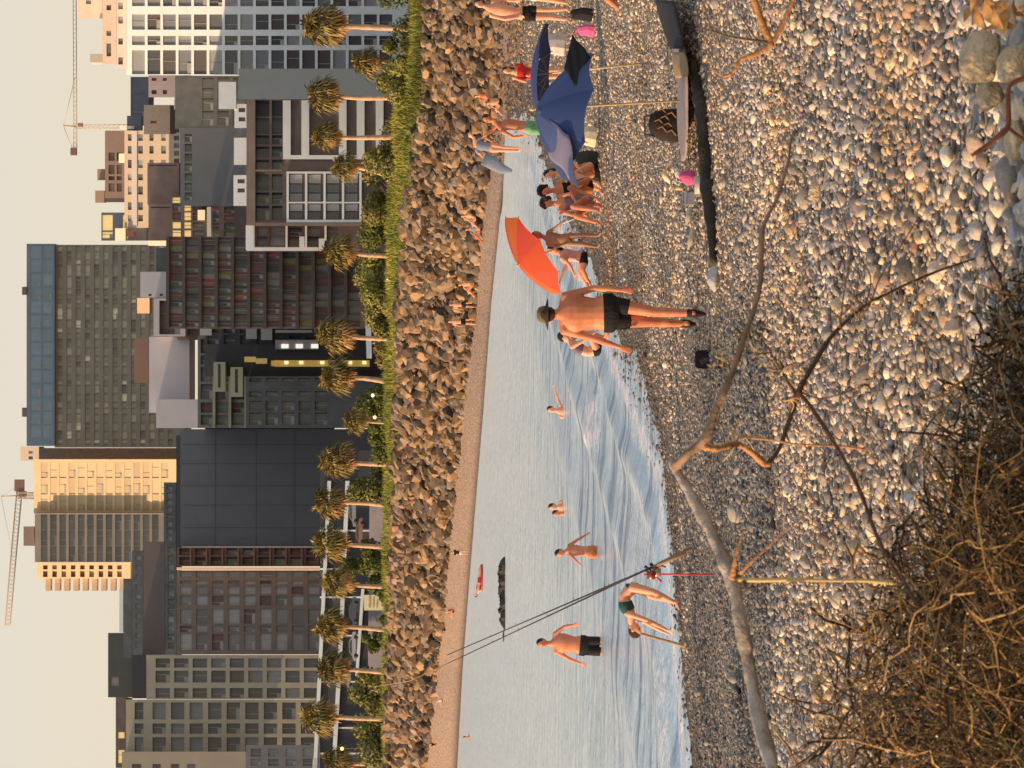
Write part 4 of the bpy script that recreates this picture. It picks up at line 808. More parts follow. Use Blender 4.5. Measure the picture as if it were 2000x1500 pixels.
    if hair:
        h = MB()
        if curly:
            for i in range(46):
                a = random.uniform(0, 6.28); b_ = random.uniform(-.5, 1.5); d = Vector((math.cos(a)*math.cos(b_), math.sin(a)*math.cos(b_), math.sin(b_)))
                if d.y > .35 and d.z < .55: continue
                h.ball(head+R@Vector((d.x*.10*hs, d.y*.10*hs-.02, d.z*.11*hs+.015)), random.uniform(.03,.052)*hs, 8, 6)
        h.ball(head+R@Vector((0,-.022*hs,.022*hs)), [.086*hs,.092*hs,.108*hs], 14, 10, R)
        if hl: h.tube([head+R@Vector((0,-.06*hs,0)), head+R@Vector((0,-.085*hs,-.10*hs)), neck+R@Vector((0,-.10*s,-hl))], [.075*hs,.065*hs,.035*hs], 10)
        h.build('hair', hair, r, remesh=max(vox, .011), smooth_it=1)
    for wv in wear:
        k_, m_ = wv[0], wv[1]; g = MB(); a_ = wv[2] if len(wv) > 2 else None
        if k_ in ('shorts', 'bikini', 'trunks'):
            ss = st[:3] if k_ != 'bikini' else st[:2]
            g.tube([x[0] for x in ss], [(x[1]+.014*s, x[2]+.014*s) for x in ss], 16, side=hipS)
            fr_ = a_ if a_ is not None else (.5 if k_ == 'shorts' else .2)
            if k_ != 'bikini':
                for n in 'AB':
                    if q.get('kn'+n): g.tube([HIP[n]+ax*.03, HIP[n].lerp(q['kn'+n], fr_*.6), HIP[n].lerp(q['kn'+n], fr_)], [.104*s,.098*s,.094*s], 14)
        elif k_ in ('top', 'shirt', 'dress', 'swimsuit'):
            i0, i1 = {'top': (4, 7), 'shirt': (1, 8), 'dress': (0, 8), 'swimsuit': (0, 7)}[k_]; g.tube([x[0] for x in st[i0:i1]], [(x[1]+.013*s, x[2]+.014*s) for x in st[i0:i1]], 16, side=hipS)
            if k_ in ('shirt', 'dress'):
                for n in 'AB':
                    if q.get('el'+n): g.tube([q['sh'+n].lerp(shc, .3), q['sh'+n], q['sh'+n].lerp(q['el'+n], .6)], [.065*s,.068*s,.062*s], 10)
            if k_ == 'dress' and q.get('knA'): g.tube([pel, pel.lerp((q['knA']+q['knB'])/2, .8)], [(.17*s,.13*s),(.2*s,.17*s)], 14, side=hipS)
        elif k_ == 'hat':
            g.tube([head+hu*.035*hs, head+hu*.07*hs, head+hu*.115*hs, head+hu*.135*hs], [.098*hs,.096*hs,.08*hs,.04*hs], 18)
            g.build('hat_crown', m_, r); g = MB(); n_ = 26; c0 = head+hu*.03*hs
            vs = []; 
            for j in range(n_):
                w_ = 2*math.pi*j/n_; d = R@Vector((math.cos(w_), math.sin(w_), 0)); vs += [c0+d*.09*hs+hu*.012, c0+d*.175*hs-hu*.012, c0+d*.09*hs-hu*.006, c0+d*.175*hs-hu*.02]
            f = []
            for j in range(n_):
                a4, b4 = 4*j, 4*((j+1) % n_); f += [(a4, a4+1, b4+1, b4), (a4+2, b4+2, b4+3, a4+3), (a4+1, a4+3, b4+3, b4+1)]
            g.add(vs, f, True); g.build('hat_brim', a_, r); continue
        elif k_ == 'shoes':
            for n in 'AB':
                an = q['an'+n]; to = q.get('to'+n); fo = (to-an) if to else fd*.16*s
                if fo.length > .2: fo = fo.normalized()*.2
                MB().tube([an+zz*.05*s, an-zz*.01, an-zz*.02+fo*.2, an-zz*.045*s+fo*.7, an-zz*.05*s+fo*1.08], [(.048*s,.048*s),(.05*s,.05*s),(.054*s,.05*s),(.052*s,.034*s),(.038*s,.018*s)], 10).build('shoe', m_, r, remesh=vox, smooth_it=2)
            continue
        g.build({'bikini':'swim_brief','trunks':'swim_trunks'}.get(k_, k_), m_, r, remesh=max(vox, .011), smooth_it=2)
    return r
# man with the hat, seen from behind, walking
HATK = cloth('khaki', (.16,.13,.06)); HATB = cloth('hat_dark', (.05,.03,.028))
person('shirtless man in a brimmed hat and black shorts walking away over the pebbles', 34.6,
  dict(head=(886,1072), neck=(886,1090), shA=(921,1102), shB=(855,1100), elA=(937,1160,-.03), wrA=(934,1212,-.10), elB=(838,1162,.02), wrB=(822,1210,-.05), chest=(888,1125), waist=(888,1160), pelvis=(889,1196),
       knA=(891,1277,-.05), anA=(888,1350,-.16), toA=(886,1366,-.02), knB=(871,1275,.14), anB=(868,1336,.30), toB=(866,1346,.5)), 1.0, (0.05,1,-.05), SKIN, HBr, [('shorts', BLACK, .38), ('hat', HATK, HATB), ('shoes', cloth('shoe', (.03,.028,.03)))], girth=1.34)
person('person in patterned top hunched behind the arm of the man with the hat', 55, dict(head=(842,1101), neck=(832,1112), shA=(838,1118,.15), shB=(822,1116,-.15), elA=(850,1138,.1), wrA=(852,1156,.1), elB=(836,1142,-.2), wrB=(848,1158,-.2), chest=(819,1130), waist=(813,1148), pelvis=(817,1167), knA=(848,1150,.1), anA=(842,1179,.1), knB=(842,1152,-.15), anB=(836,1182,-.15)), .85, (.9,-.3,-.1), SKIN2, HB, [('top', PURP), ('trunks', BLACK)])
# group right of the orange umbrella
person('girl with big brown curly hair sitting with knees up nearest the orange umbrella', 57, dict(head=(1103,1070), neck=(1103,1086), shA=(1116,1093,.05), shB=(1088,1094,-.05), elA=(1122,1116,-.1), wrA=(1100,1128,-.25), elB=(1080,1118,-.1), wrB=(1078,1138,-.25), pelvis=(1106,1150,.15), knA=(1096,1118,-.35), anA=(1090,1164,-.5), knB=(1078,1122,-.3), anB=(1066,1164,-.5)), .9, (-.45,-.9,-.05), SKIN, HBr, [('swimsuit', PURP)], curly=True)
person('woman with black hair sitting between the curly haired girl and the blue umbrella', 57.6, dict(head=(1127,1065), neck=(1128,1082), shA=(1143,1090,.05), shB=(1114,1091,0), elA=(1150,1114), wrA=(1134,1122,-.3), elB=(1112,1112,-.1), wrB=(1124,1128,-.3), pelvis=(1138,1150,.15), knA=(1132,1112,-.35), anA=(1112,1164,-.5), knB=(1124,1116,-.25), anB=(1100,1166,-.45)), .95, (-.5,-.85,-.1), SKIN, HB, [('swimsuit', BLACK)], curly=True)
person('person with reddish hair half hidden behind the left edge of the blue umbrella', 58.5, dict(head=(1160,1074), neck=(1162,1091), shA=(1176,1098), shB=(1148,1099), elA=(1182,1122), wrA=(1166,1134,-.2), elB=(1144,1122,-.1), wrB=(1150,1138,-.3), pelvis=(1168,1153,.1), knA=(1160,1122,-.3), anA=(1142,1166,-.5), knB=(1150,1124,-.3), anB=(1130,1168,-.5)), .9, (-.6,-.7,-.1), SKIN2, HBr, [('swimsuit', ORANGE)], hl=.05)
person('slim child standing and holding a thin white stick beside the orange umbrella', 57, dict(head=(1041,1050), neck=(1036,1063), shA=(1046,1070), shB=(1024,1069), elA=(1056,1086,-.1), wrA=(1066,1098,-.2), elB=(1018,1090), wrB=(1024,1108,-.1), pelvis=(1032,1107), knA=(1040,1137,-.02), anA=(1040,1168), knB=(1023,1138,-.05), anB=(1018,1166)), .74, (.5,-.8,-.1), SKIN3, HB, [('bikini', ORANGE)])
person('person in pink shirt and black shorts sitting with legs stretched out under the orange umbrella', 59, dict(head=(1012,1080), neck=(1006,1092), shA=(1012,1098,.15), shB=(996,1098,-.15), elA=(978,1104,.1), wrA=(957,1096,.05), elB=(984,1112,-.2), wrB=(966,1120,-.2), chest=(1002,1108), waist=(1000,1124), pelvis=(998,1140), knA=(968,1132,.1), anA=(947,1143,.1), knB=(972,1138,-.15), anB=(950,1148,-.15)), .9, (-.9,-.4,0), SKIN2, HB, [('shirt', PINK), ('shorts', BLACK, .45)], hl=.1)
person('shirtless man in bright green shorts leaning forward above the blue umbrella', 66, dict(head=(1268,952), neck=(1263,966), shA=(1262,976,.1), shB=(1243,982,-.1), elA=(1246,962,.1), wrA=(1236,948), elB=(1232,1003,-.1), wrB=(1234,1022,-.2), chest=(1258,992), waist=(1255,1015), pelvis=(1251,1036), knA=(1256,1072), anA=(1254,1108), knB=(1243,1074,.1), anB=(1240,1110,.1)), .95, (-.7,-.6,.05), SKIN, HBr, [('shorts', TEAL, .5)])
person('person with black hair in a bright red shirt behind the blue umbrella', 68, dict(head=(1362,991), neck=(1360,1003), shA=(1370,1010), shB=(1346,1012), elA=(1376,1030), wrA=(1370,1046,-.1), elB=(1340,1028,-.1), wrB=(1346,1008,-.25), pelvis=(1356,1052), knA=(1362,1082), anA=(1362,1112), knB=(1350,1082), anB=(1349,1112)), .85, (-.5,-.8,-.1), SKIN2, HB, [('shirt', RED), ('shorts', BLACK, .5)], hl=.06)
person('person in grey blue shirt with bright bare legs standing on the far stony bank', 108, dict(head=(1236,917), neck=(1230,926), shA=(1226,932), shB=(1207,930), elA=(1232,944), wrA=(1226,956,-.1), elB=(1196,940), wrB=(1188,950,-.1), pelvis=(1212,957), knA=(1212,984), anA=(1211,1012), knB=(1206,984), anB=(1205,1012)), 1.0, (.6,-.7,-.1), SKIN2, HBr, [('shirt', GREYBLUE)])
g = MB().tube([P(1190,944,107.5), P(1182,962,107.5), P(1170,980,107.5), P(1166,1000,107.4)], [(.22,.05),(.24,.06),(.18,.05),(.05,.02)], 10, side=(1,0,0))
tag(single(g.build('towel', GREYBLUE), P(1170,1000,107.4)), 'grey blue towel hanging from the hand of the person on the stony bank', 'towel')
person('person leaning back in black swim shorts at the top edge of the photo', 70, dict(head=(1492,936), neck=(1486,950), shA=(1496,962), shB=(1470,958), elA=(1500,985), wrA=(1498,1005,-.1), elB=(1462,986,-.05), wrB=(1466,1012,-.1), chest=(1480,980), waist=(1474,1008), pelvis=(1474,1032), knA=(1480,1072), anA=(1482,1106), knB=(1466,1072), anB=(1462,1106)), 1.0, (-.5,-.8,0), SKIN2, HBr, [('shorts', BLACK, .35)])
person('second person cut by the top edge of the photo with long sunlit legs', 71, dict(head=(1518,950), neck=(1516,965), shA=(1530,975), shB=(1504,974), elA=(1534,1000), wrA=(1530,1020), elB=(1500,998), wrB=(1502,1020), pelvis=(1514,1040), knA=(1512,1075,-.1), anA=(1508,1108), knB=(1500,1074), anB=(1494,1106)), 1.0, (-.4,-.8,0), SKIN2, HBr, [('shorts', WHITEC, .25)])
person('seated person reaching one bare leg in from the top edge of the photo', 52, dict(head=(1562,1120), neck=(1560,1140), shA=(1566,1148,.15), shB=(1556,1150,-.15), elA=(1580,1175,.1), wrA=(1590,1195,.1), elB=(1570,1178,-.2), wrB=(1580,1200,-.2), pelvis=(1560,1200), knA=(1515,1182,.05), anA=(1490,1208,.05), knB=(1508,1180,-.15), anB=(1478,1214,-.15), toB=(1470,1208,-.15)), 1.0, (-.9,-.3,0), SKIN, HB, [('shorts', BLACK, .4)])
# bathers
def wl(v): return HC*F/(v-HV)
person('man in black shorts wading thigh deep with his arms held away', wl(1178), dict(head=(244,1060), neck=(243,1077), shA=(262,1084), shB=(228,1086), elA=(276,1102,-.05), wrA=(279,1118,-.1), elB=(214,1110), wrB=(205,1132,-.08), chest=(244,1100), waist=(241,1122), pelvis=(239,1142), knA=(248,1182), knB=(226,1184)), 1.0, (-.45,-.85,-.05), SKIN, HB, [('shorts', BLACK, .72)], girth=1.25)
person('slim child standing hip deep in the water with one arm stretched back', wl(1170), dict(head=(420,1094), neck=(424,1105), shA=(434,1111,.05), shB=(416,1114,-.05), elA=(446,1128,.1), wrA=(455,1144,.15), elB=(408,1122,-.1), wrB=(400,1130,-.12), chest=(425,1124), waist=(424,1140), pelvis=(422,1156), knA=(426,1186), knB=(418,1186)), .78, (-.6,-.7,-.1), SKIN, HB, [('trunks', ORANGE)])
person('swimmer with head and shoulders out and one arm lifted above the water', wl(1102), dict(head=(700,1077), neck=(698,1087), shA=(708,1094), shB=(686,1096), elA=(722,1089), wrA=(737,1084), elB=(682,1106), wrB=(684,1114,-.1), pelvis=(697,1134)), .9, (-.5,-.8,0), SKIN2, HBr)
person('black haired swimmer with head and shoulders showing in the middle of the inlet', wl(1100), dict(head=(510,1080), neck=(510,1089), shA=(520,1095), shB=(499,1096), elA=(524,1106), wrA=(520,1114,-.1), elB=(495,1106), wrB=(498,1114,-.1), pelvis=(510,1134)), .9, (-.6,-.7,0), SKIN2, HB)
person('brown haired swimmer close beside the black haired one, mostly under water', wl(1103), dict(head=(497,1087), neck=(497,1097), shA=(505,1104), shB=(489,1104), elA=(507,1112), wrA=(505,1118), elB=(487,1112), wrB=(489,1118), pelvis=(497,1140)), .8, (-.6,-.7,0), SKIN, HBr)
person('swimmer alone far out near the bottom left of the photo', wl(918), dict(head=(60,908), neck=(60,913), shA=(65,916), shB=(55,916), elA=(68,921), wrA=(66,924), elB=(52,921), wrB=(54,924), pelvis=(60,932)), 1.0, (-.5,-.8,0), SKIN, HB)
person('woman in a dark green swimsuit bending forward to the pebbles at the water edge', 42.5, dict(head=(270,1240), neck=(284,1232), shA=(296,1240,.12), shB=(302,1226,-.14), elA=(281,1268,.1), wrA=(266,1296,.1), elB=(288,1266,-.2), wrB=(270,1302,-.2), chest=(318,1222), waist=(336,1220), pelvis=(352,1234), knA=(336,1272,.12), anA=(328,1304,.12), knB=(344,1276,-.15), anB=(323,1318,-.2)), .84, (-.75,-.1,-.65), SKIN2, HBr, [('bikini', GREEN), ('top', GREEN)], girth=.92)
g = MB().tube(curve_pts([P(262,1253,42.3), P(254,1280,42.1), P(243,1320,41.6), P(226,1372,41.0), P(222,1378,41.0), P(208,1386,41.0)], 3), .022, 8)
tag(single(g.build('wooden_stick', mat('stick_wood', (.50,.31,.15), .7, .2, 8)), P(222,1380,41.)), 'long pale wooden stick with a bent end leaning in front of the bending woman', 'stick')
person('person lying on the small red float near the far shore', 182, dict(head=(338,930), neck=(342,933), shA=(346,932,.2), shB=(346,937,-.2), elA=(352,930,.3), wrA=(360,932,.3), elB=(350,942,-.3), wrB=(358,942,-.3), pelvis=(364,937), knA=(380,936,.1), anA=(394,937,.1), knB=(380,938,-.1), anB=(394,939,-.1)), 1.0, (0,-.5,.8), SKIN2, HB, [('shorts', RED, .5)])
# tiny people on the far beach
def far_person(label, u, v0, v1, top, bot, pose='stand', skin=SKIN2):
    Y = Gy(u, v1, 100) ; k = F/Y; H = v1-v0
    if pose == 'stand':
        J = dict(head=(u, v0+.07*H), neck=(u, v0+.15*H), shA=(u+.11*H, v0+.19*H), shB=(u-.11*H, v0+.19*H), elA=(u+.15*H, v0+.36*H), wrA=(u+.14*H, v0+.48*H), elB=(u-.15*H, v0+.36*H), wrB=(u-.17*H, v0+.48*H), pelvis=(u, v0+.5*H), knA=(u+.07*H, v0+.74*H), anA=(u+.09*H, v0+.96*H), knB=(u-.07*H, v0+.74*H), anB=(u-.09*H, v0+.96*H)); s = H/k/1.75
    else:
        J = dict(head=(u, v0+.14*H), neck=(u+2, v0+.3*H), shA=(u+.2*H, v0+.36*H), shB=(u-.16*H, v0+.36*H), elA=(u+.3*H, v0+.6*H), wrA=(u+.2*H, v0+.8*H), elB=(u-.3*H, v0+.55*H), wrB=(u-.45*H, v0+.6*H), pelvis=(u+.15*H, v0+.88*H), knA=(u-.35*H, v0+.6*H), anA=(u-.6*H, v0+.93*H), knB=(u-.3*H, v0+.66*H), anB=(u-.7*H, v0+.93*H)); s = H/k/1.0
    w_ = [];
    if top: w_.append(('shirt', top))
    if bot: w_.append(('shorts', bot, .5))
    return person(label, Y, J, s, (-.3,-.9,0), skin, HB, w_, vox=.035)
far_person('bather in navy shorts standing on the far beach behind the hat of the walking man', 905, 876, 931, None, NAVY)
far_person('bather in black shorts standing on the far beach just left of the one in navy', 872, 874, 931, None, BLACK)
far_person('person crouching on the far beach beside the two standing bathers', 944, 893, 928, None, ORANGE, 'sit')
far_person('person in red swimwear sitting on the far stones nearest the group by the umbrella', 1078, 898, 938, None, RED, 'sit')
far_person('person in grey clothes sitting on the far stones above the orange umbrella', 1052, 906, 944, GREYBLUE, BLACK, 'sit', SKIN)
far_person('person in white trousers walking at the foot of the far bank', 421, 880, 916, BLACK, WHITEC)
far_person('person with an orange top sitting on the stones far down the beach', 305, 868, 888, ORANGE, NAVY, 'sit')
far_person('small figure lying on the far sand near the bottom edge of the photo', 131, 851, 866, WHITEC, NAVY, 'sit')
far_person('person in dark clothes standing on the far sand near the bottom edge of the photo', 46, 838, 862, BLACK, ORANGE)
far_person('person in orange sitting on the rocks over the blue umbrella', 1312, 925, 958, ORANGE, RED, 'sit')
far_person('person climbing on the far stones beside the red shirt person', 1298, 948, 982, None, BLACK, 'sit')
# ---------------------------------------------------------------- umbrellas
def umbrella(label, apex, axis, R_, drop, poleend, cols, nseg=8, rot=0., curve=.35, skew=(1,1)):
    ax = Vector(axis).normalized(); a = ax.orthogonal().normalized(); a = Matrix.Rotation(rot, 3, ax)@a; b_ = ax.cross(a)
    r = root('beach_umbrella', poleend, label, 'umbrella')
    def pt(w_, t):
        q = a*math.cos(w_)*skew[0]+b_*math.sin(w_)*skew[1]; return apex+q*R_*t-ax*drop*(t*t*(1-curve)+t*curve)
    for j in range(nseg):
        vs = []; f = []; n = 7; mm = 5
        for i in range(n+1):
            for l in range(mm+1):
                w_ = 2*math.pi*(j+l/mm)/nseg; t = i/n; sag = .07*math.sin(math.pi*l/mm)*t; p = pt(w_, t*(1-sag)); vs.append(p-ax*0.0)
        for i in range(n):
            for l in range(mm): o_ = i*(mm+1)+l; f.append((o_, o_+1, o_+mm+2, o_+mm+1))
        MB().add(vs, f, True).build('panel', cols[j % len(cols)], r)
        g = MB().tube([pt(2*math.pi*j/nseg, t)-ax*.012 for t in (0,.35,.7,1.02)], .006, 5); g.build('rib', mat('rib_metal', (.35,.33,.33), .4), r)
    for j in range(nseg): MB().tube([apex+(Vector(poleend)-apex).normalized()*drop*1.3, pt(2*math.pi*j/nseg, .55)-ax*.012], .005, 4).build('strut', MATS['rib_metal'], r)
    MB().tube([apex+ax*.05, apex+(Vector(poleend)-apex)], .014, 8).build('pole', mat('pole_yellow', (.75,.60,.30), .4, .1), r)
    MB().ball(apex+ax*.04, [.02,.02,.035], 8, 6).build('tip', mat('tip_yellow', (.6,.5,.2), .5), r)
    return r
def fab(n, c, tr=.25):
    m = mat('fabric_'+n, c, .75, .06, 3)
    nt = m.node_tree; b = nt.nodes['Principled BSDF']; out = nt.nodes['Material Output']; t = nt.nodes.new('ShaderNodeBsdfTranslucent'); t.inputs['Color'].default_value = (*c, 1); mx_ = nt.nodes.new('ShaderNodeMixShader'); mx_.inputs[0].default_value = tr
    nt.links.new(b.outputs[0], mx_.inputs[1]); nt.links.new(t.outputs[0], mx_.inputs[2]); nt.links.new(mx_.outputs[0], out.inputs[0]); return m
blue = fab('blue', (.05,.085,.23), .2); blueb = fab('blue2', (.085,.125,.30), .2); blue2 = fab('navy', (.05,.07,.20), .1); lavf = fab('lavender', (.28,.25,.35), .15)
ap = P(1285,1046,35.6)
umbrella('large blue beach umbrella on a pale pole standing in the pebbles', ap, (.16,-.12,1), .80, .52, G(1305,1352), [blue, blueb], rot=.35)
e2 = G(1375,1252); umbrella('navy beach umbrella half hidden behind the large blue one', P(1352,1036,e2.y), (.05,.15,1), .86, .22, e2, [blue2], rot=.2)
# sheets that paint the sunlit left panel and shaded underside of the blue umbrella
def cloth_sheet(name, label, cat, quad, m, n=9, wav=.03, thick=.004):
    a_, b_, c_, d_ = [Vector(x) for x in quad]; vs = []; f = []; nn = (b_-a_).cross(d_-a_).normalized()
    for i in range(n+1):
        for j in range(n+1):
            s_, t = i/n, j/n; p = (a_*(1-s_)+b_*s_)*(1-t)+(d_*(1-s_)+c_*s_)*t; vs.append(p+nn*wav*math.sin(s_*9+t*4)*math.cos(t*5+s_*3))
    for i in range(n):
        for j in range(n): o_ = i*(n+1)+j; f.append((o_, o_+1, o_+n+2, o_+n+1))
    g = MB().add(vs, f, True).build(name, m); so_ = g.modifiers.new('t', 'SOLIDIFY'); so_.thickness = thick
    return tag(single(g, a_), label, cat)
cloth_sheet('painted_panel', 'lavender sheet standing in for the sunlit left panel of the blue umbrella', 'cloth', [P(1287,1048,35.5), P(1236,1112,35.0), P(1131,1130,34.9), P(1195,1072,35.6)], lavf, wav=.025)
cloth_sheet('painted_panel', 'black sheet standing in for the shaded right underside of the blue umbrella', 'cloth', [P(1368,1102,35.2), P(1432,1118,35.4), P(1388,1154,35.3), P(1330,1124,35.1)], fab('shaded_underside', (.025,.025,.03), .05), wav=.03)
# orange umbrella
oc = [fab('orange', (.86,.13,.045), .5), fab('redorange', (.80,.10,.06), .45), fab('yelloworange', (.90,.22,.05), .5), fab('orange2', (.86,.13,.06), .5)]
umbrella('tilted orange and yellow beach umbrella over the seated group', P(984,1014,57.5), (-.54,-.24,.81), .90, .33, P(1030,1118,57.9), oc, rot=.3, skew=(1,1))
# ---------------------------------------------------------------- things on the beach
beam_m = mat('beam_mat', (.06,.045,.03), .9, .4, 6, .8, 20); mau = mat('mauve_cloth', (.34,.27,.26), .9, .1, 3, .3, 12)
def gp(px, py, dz=0.): p = G(1500-py, px); return Vector((p.x, p.y, p.z+dz))
pts = [gp(1404,512), gp(1399,440), gp(1391,350), gp(1388,285), gp(1382,220), gp(1372,170), gp(1364,120)]
g = MB().tube(curve_pts([p+Vector((0,.02,.05)) for p in pts], 5), [(.035+.05*min(1, i/9)*(1 if i < 22 else (31-i)/9)*(1+.22*math.sin(i*2.3))) for i in range(31)], 10)
tag(single(g.build('driftwood_beam', beam_m), pts[0]), 'long dark half buried driftwood beam with a cloth and bottles lying along it', 'beam')
def drape(name, label, cat, prof_, m, wav=.012):
    rows_ = [[gp(px, py, dz) for (px, dz) in r_] for py, r_ in prof_]
    vs = []; f = []; n = len(rows_[0])
    for i, r_ in enumerate(rows_):
        for j, p in enumerate(r_): vs.append(p+Vector((0, 0, wav*math.sin(i*2.1+j*1.7))))
    for i in range(len(rows_)-1):
        for j in range(n-1): f.append((i*n+j, i*n+j+1, (i+1)*n+j+1, (i+1)*n+j))
    g = MB().add(vs, f, True).build(name, m); g.modifiers.new('s', 'SUBSURF').levels = 2; g.modifiers['s'].render_levels = 2; q_ = g.modifiers.new('t', 'SOLIDIFY'); q_.thickness = .02
    return tag(single(g, rows_[0][0]), label, cat)
drape('beach_blanket', 'grey mauve blanket spread along the back of the dark beam', 'blanket', [(30,[(1312,.03),(1322,.07),(1336,.12),(1352,.15)]),(90,[(1322,.04),(1336,.08),(1350,.13),(1366,.15)]),(150,[(1334,.04),(1346,.08),(1358,.14),(1372,.15)]),(210,[(1330,.04),(1344,.1),(1356,.17),(1368,.15)]),(260,[(1334,.04),(1346,.1),(1357,.17),(1370,.14)]),(315,[(1340,.03),(1348,.08),(1356,.12),(1364,.12)])], mau)
drape('jacket', 'black jacket dropped over the upper end of the blanket', 'jacket', [(0,[(1304,.14),(1316,.20),(1332,.24),(1352,.2)]),(35,[(1312,.12),(1326,.18),(1344,.24),(1362,.2)]),(65,[(1318,.12),(1334,.2),(1352,.26),(1368,.2)]),(95,[(1336,.14),(1346,.2),(1358,.24),(1372,.18)])], BLACK, .02)
drape('tan_bag', 'tan folded cloth bag lying on the blanket', 'bag', [(102,[(1350,.16),(1356,.25),(1366,.27),(1374,.18)]),(128,[(1352,.16),(1358,.27),(1368,.29),(1377,.18)]),(152,[(1354,.15),(1360,.24),(1368,.25),(1376,.16)])], mat('tan_cloth', (.38,.26,.15), .9, .15, 8), .006)
def prop(name, label, cat, px, py, build, dz=0.):
    b0 = gp(px, py, dz); r = root(name, b0, label, cat); build(r, b0, b0.y/F); return r
def b_pink(r, b0, k):
    MB().tube([b0, b0+Vector((0,0,.02)), b0+Vector((.01,0,.10)), b0+Vector((.015,0,.16)), b0+Vector((0,0,.18))], [.05,.085,.09,.06,.03], 12).build('bag_body', HOTP, r)
    MB().tube([b0+Vector((-.05,0,.15)), b0+Vector((-.03,0,.22)), b0+Vector((.04,0,.22)), b0+Vector((.06,0,.15))], .007, 6).build('handle', WHITEC, r)
prop('beach_bag', 'small hot pink bag on the dark beam', 'bag', 1372, 348, b_pink, .08)
def b_bowl(r, b0, k): MB().tube([b0, b0+Vector((0,0,.01)), b0+Vector((0,0,.05)), b0+Vector((0,0,.11))], [.04,.08,.10,.105], 16).build('bowl', mat('bowl_pale', (.6,.52,.42), .4), r)
prop('bowl', 'pale round bowl leaning against the pink bag', 'bowl', 1382, 362, b_bowl, .03)
def b_cup(r, b0, k): MB().tube([b0, b0+Vector((.01,0,.09))], [.026,.034], 12).build('cup', mat('cup_yellow', (.7,.52,.25), .5), r)
prop('cup', 'little yellowish cup above the pink bag', 'cup', 1334, 368, b_cup)
def b_bot(c1, L_=.24):
    def f_(r, b0, k):
        d = Vector((-.95,-.1,.25)).normalized(); MB().tube([b0, b0+d*L_*.7, b0+d*L_*.82, b0+d*L_], [.034,.034,.014,.013], 10).build('bottle_body', c1, r); MB().tube([b0+d*L_, b0+d*(L_+.025)], .016, 8).build('cap', mat('cap_white', (.8,.8,.8), .5), r)
    return f_
prop('bottle', 'white sunscreen bottle lying behind the beam below the pink bag', 'bottle', 1362, 405, b_bot(mat('bottle_white', (.75,.66,.52), .35)), .07)
prop('bottle', 'second pale bottle with a red label next to the lower end of the beam', 'bottle', 1364, 448, b_bot(mat('bottle_cream', (.78,.66,.48), .35), .27), .06)
prop('box', 'small grey blue lunch box between the pink bag and the bottles', 'box', 1366, 388, lambda r, b0, k: (MB().box(b0+Vector((0,0,.05)), .15, .10, .09, taper=.92).build('box_body', mat('box_grey', (.30,.29,.36), .5), r), MB().box(b0+Vector((0,0,.105)), .16, .11, .018).build('lid', mat('box_lid', (.36,.35,.42), .5), r)), .05)
def b_pbag(r, b0, k):
    MB().tube([b0+Vector((0,0,0)), b0+Vector((0,0,.08)), b0+Vector((.02,0,.24)), b0+Vector((.05,0,.36)), b0+Vector((.06,0,.41))], [(.19,.1),(.22,.13),(.20,.12),(.15,.08),(.06,.03)], 12, side=(1,0,0)).build('bag_body', cloth('bagblack', (.03,.02,.016)), r)
    for i in range(7): c = b0+Vector((-.13+.045*i, -.115, .07+.04*((i*3) % 5))); MB().tube([c, c+Vector((.07,-.012,.06)), c+Vector((.04,-.012,.12))], [.008,.012,.006], 6).build('print', mat('bag_print', (.33,.15,.06), .7), r)
    MB().tube([b0+Vector((-.14,0,.3)), b0+Vector((-.1,0,.46)), b0+Vector((.12,0,.46)), b0+Vector((.16,0,.32))], .012, 6).build('handle', BLACK, r)
prop('beach_bag', 'black beach bag with a brown pattern beside the umbrella pole', 'bag', 1332, 246, b_pbag)
def b_black(r, b0, k):
    MB().tube([b0, b0+Vector((0,0,.03)), b0+Vector((0,0,.13)), b0+Vector((0,0,.17))], [(.09,.07),(.115,.085),(.11,.08),(.09,.06)], 4, smooth=False, side=(1,.3,0)).build('bag_body', cloth('darkblue', (.01,.01,.02)), r); MB().tube([b0+Vector((-.05,0,.16)), b0+Vector((0,0,.2)), b0+Vector((.05,0,.16))], .008, 6).build('handle', GREYBLUE, r)
prop('small_bag', 'small black bag left alone on the pebbles below the man with the hat', 'bag', 1388, 702, b_black)
def sack(m, w_, h_): 
    def f_(r, b0, k):
        g = MB(); n = 9
        g.tube([b0, b0+Vector((0,0,.04*h_)), b0+Vector((.03,0,.5*h_)), b0+Vector((.02,0,.9*h_)), b0+Vector((0,0,h_))], [(w_*.35,.12),(w_*.5,.2),(w_*.48,.2),(w_*.4,.12),(w_*.3,.03)], 9, smooth=False, side=(1,.2,0)); g.build('bag_body', m, r)
        MB().tube([b0+Vector((-w_*.2,0,h_*.95)), b0+Vector((-w_*.1,0,h_*1.15)), b0+Vector((w_*.12,0,h_*1.15)), b0+Vector((w_*.2,0,h_*.95))], .01, 6).build('handle', m, r)
    return f_
prop('white_bag', 'large white bag standing behind the navy umbrella', 'bag', 1112, 88, sack(mat('bag_white', (.62,.57,.52), .7, .15, 6), .55, .50), .08)
prop('cream_bag', 'cream cotton bag under the left side of the blue umbrella', 'bag', 1166, 268, sack(mat('bag_cream', (.72,.62,.42), .7, .1, 6), .42, .36), 0)
prop('dark_bag', 'dark green rucksack on the pebbles under the lavender panel', 'bag', 1168, 315, sack(cloth('darkgreen', (.05,.05,.04)), .40, .42), 0)
prop('dark_bag', 'black rucksack beside the legs of the seated women', 'bag', 1172, 345, sack(cloth('blackbag', (.02,.018,.02)), .30, .40), 0)
prop('pink_bag', 'bright pink bag on the pebbles near the top edge of the photo', 'bag', 1162, 62, sack(HOTP, .22, .34), 0)
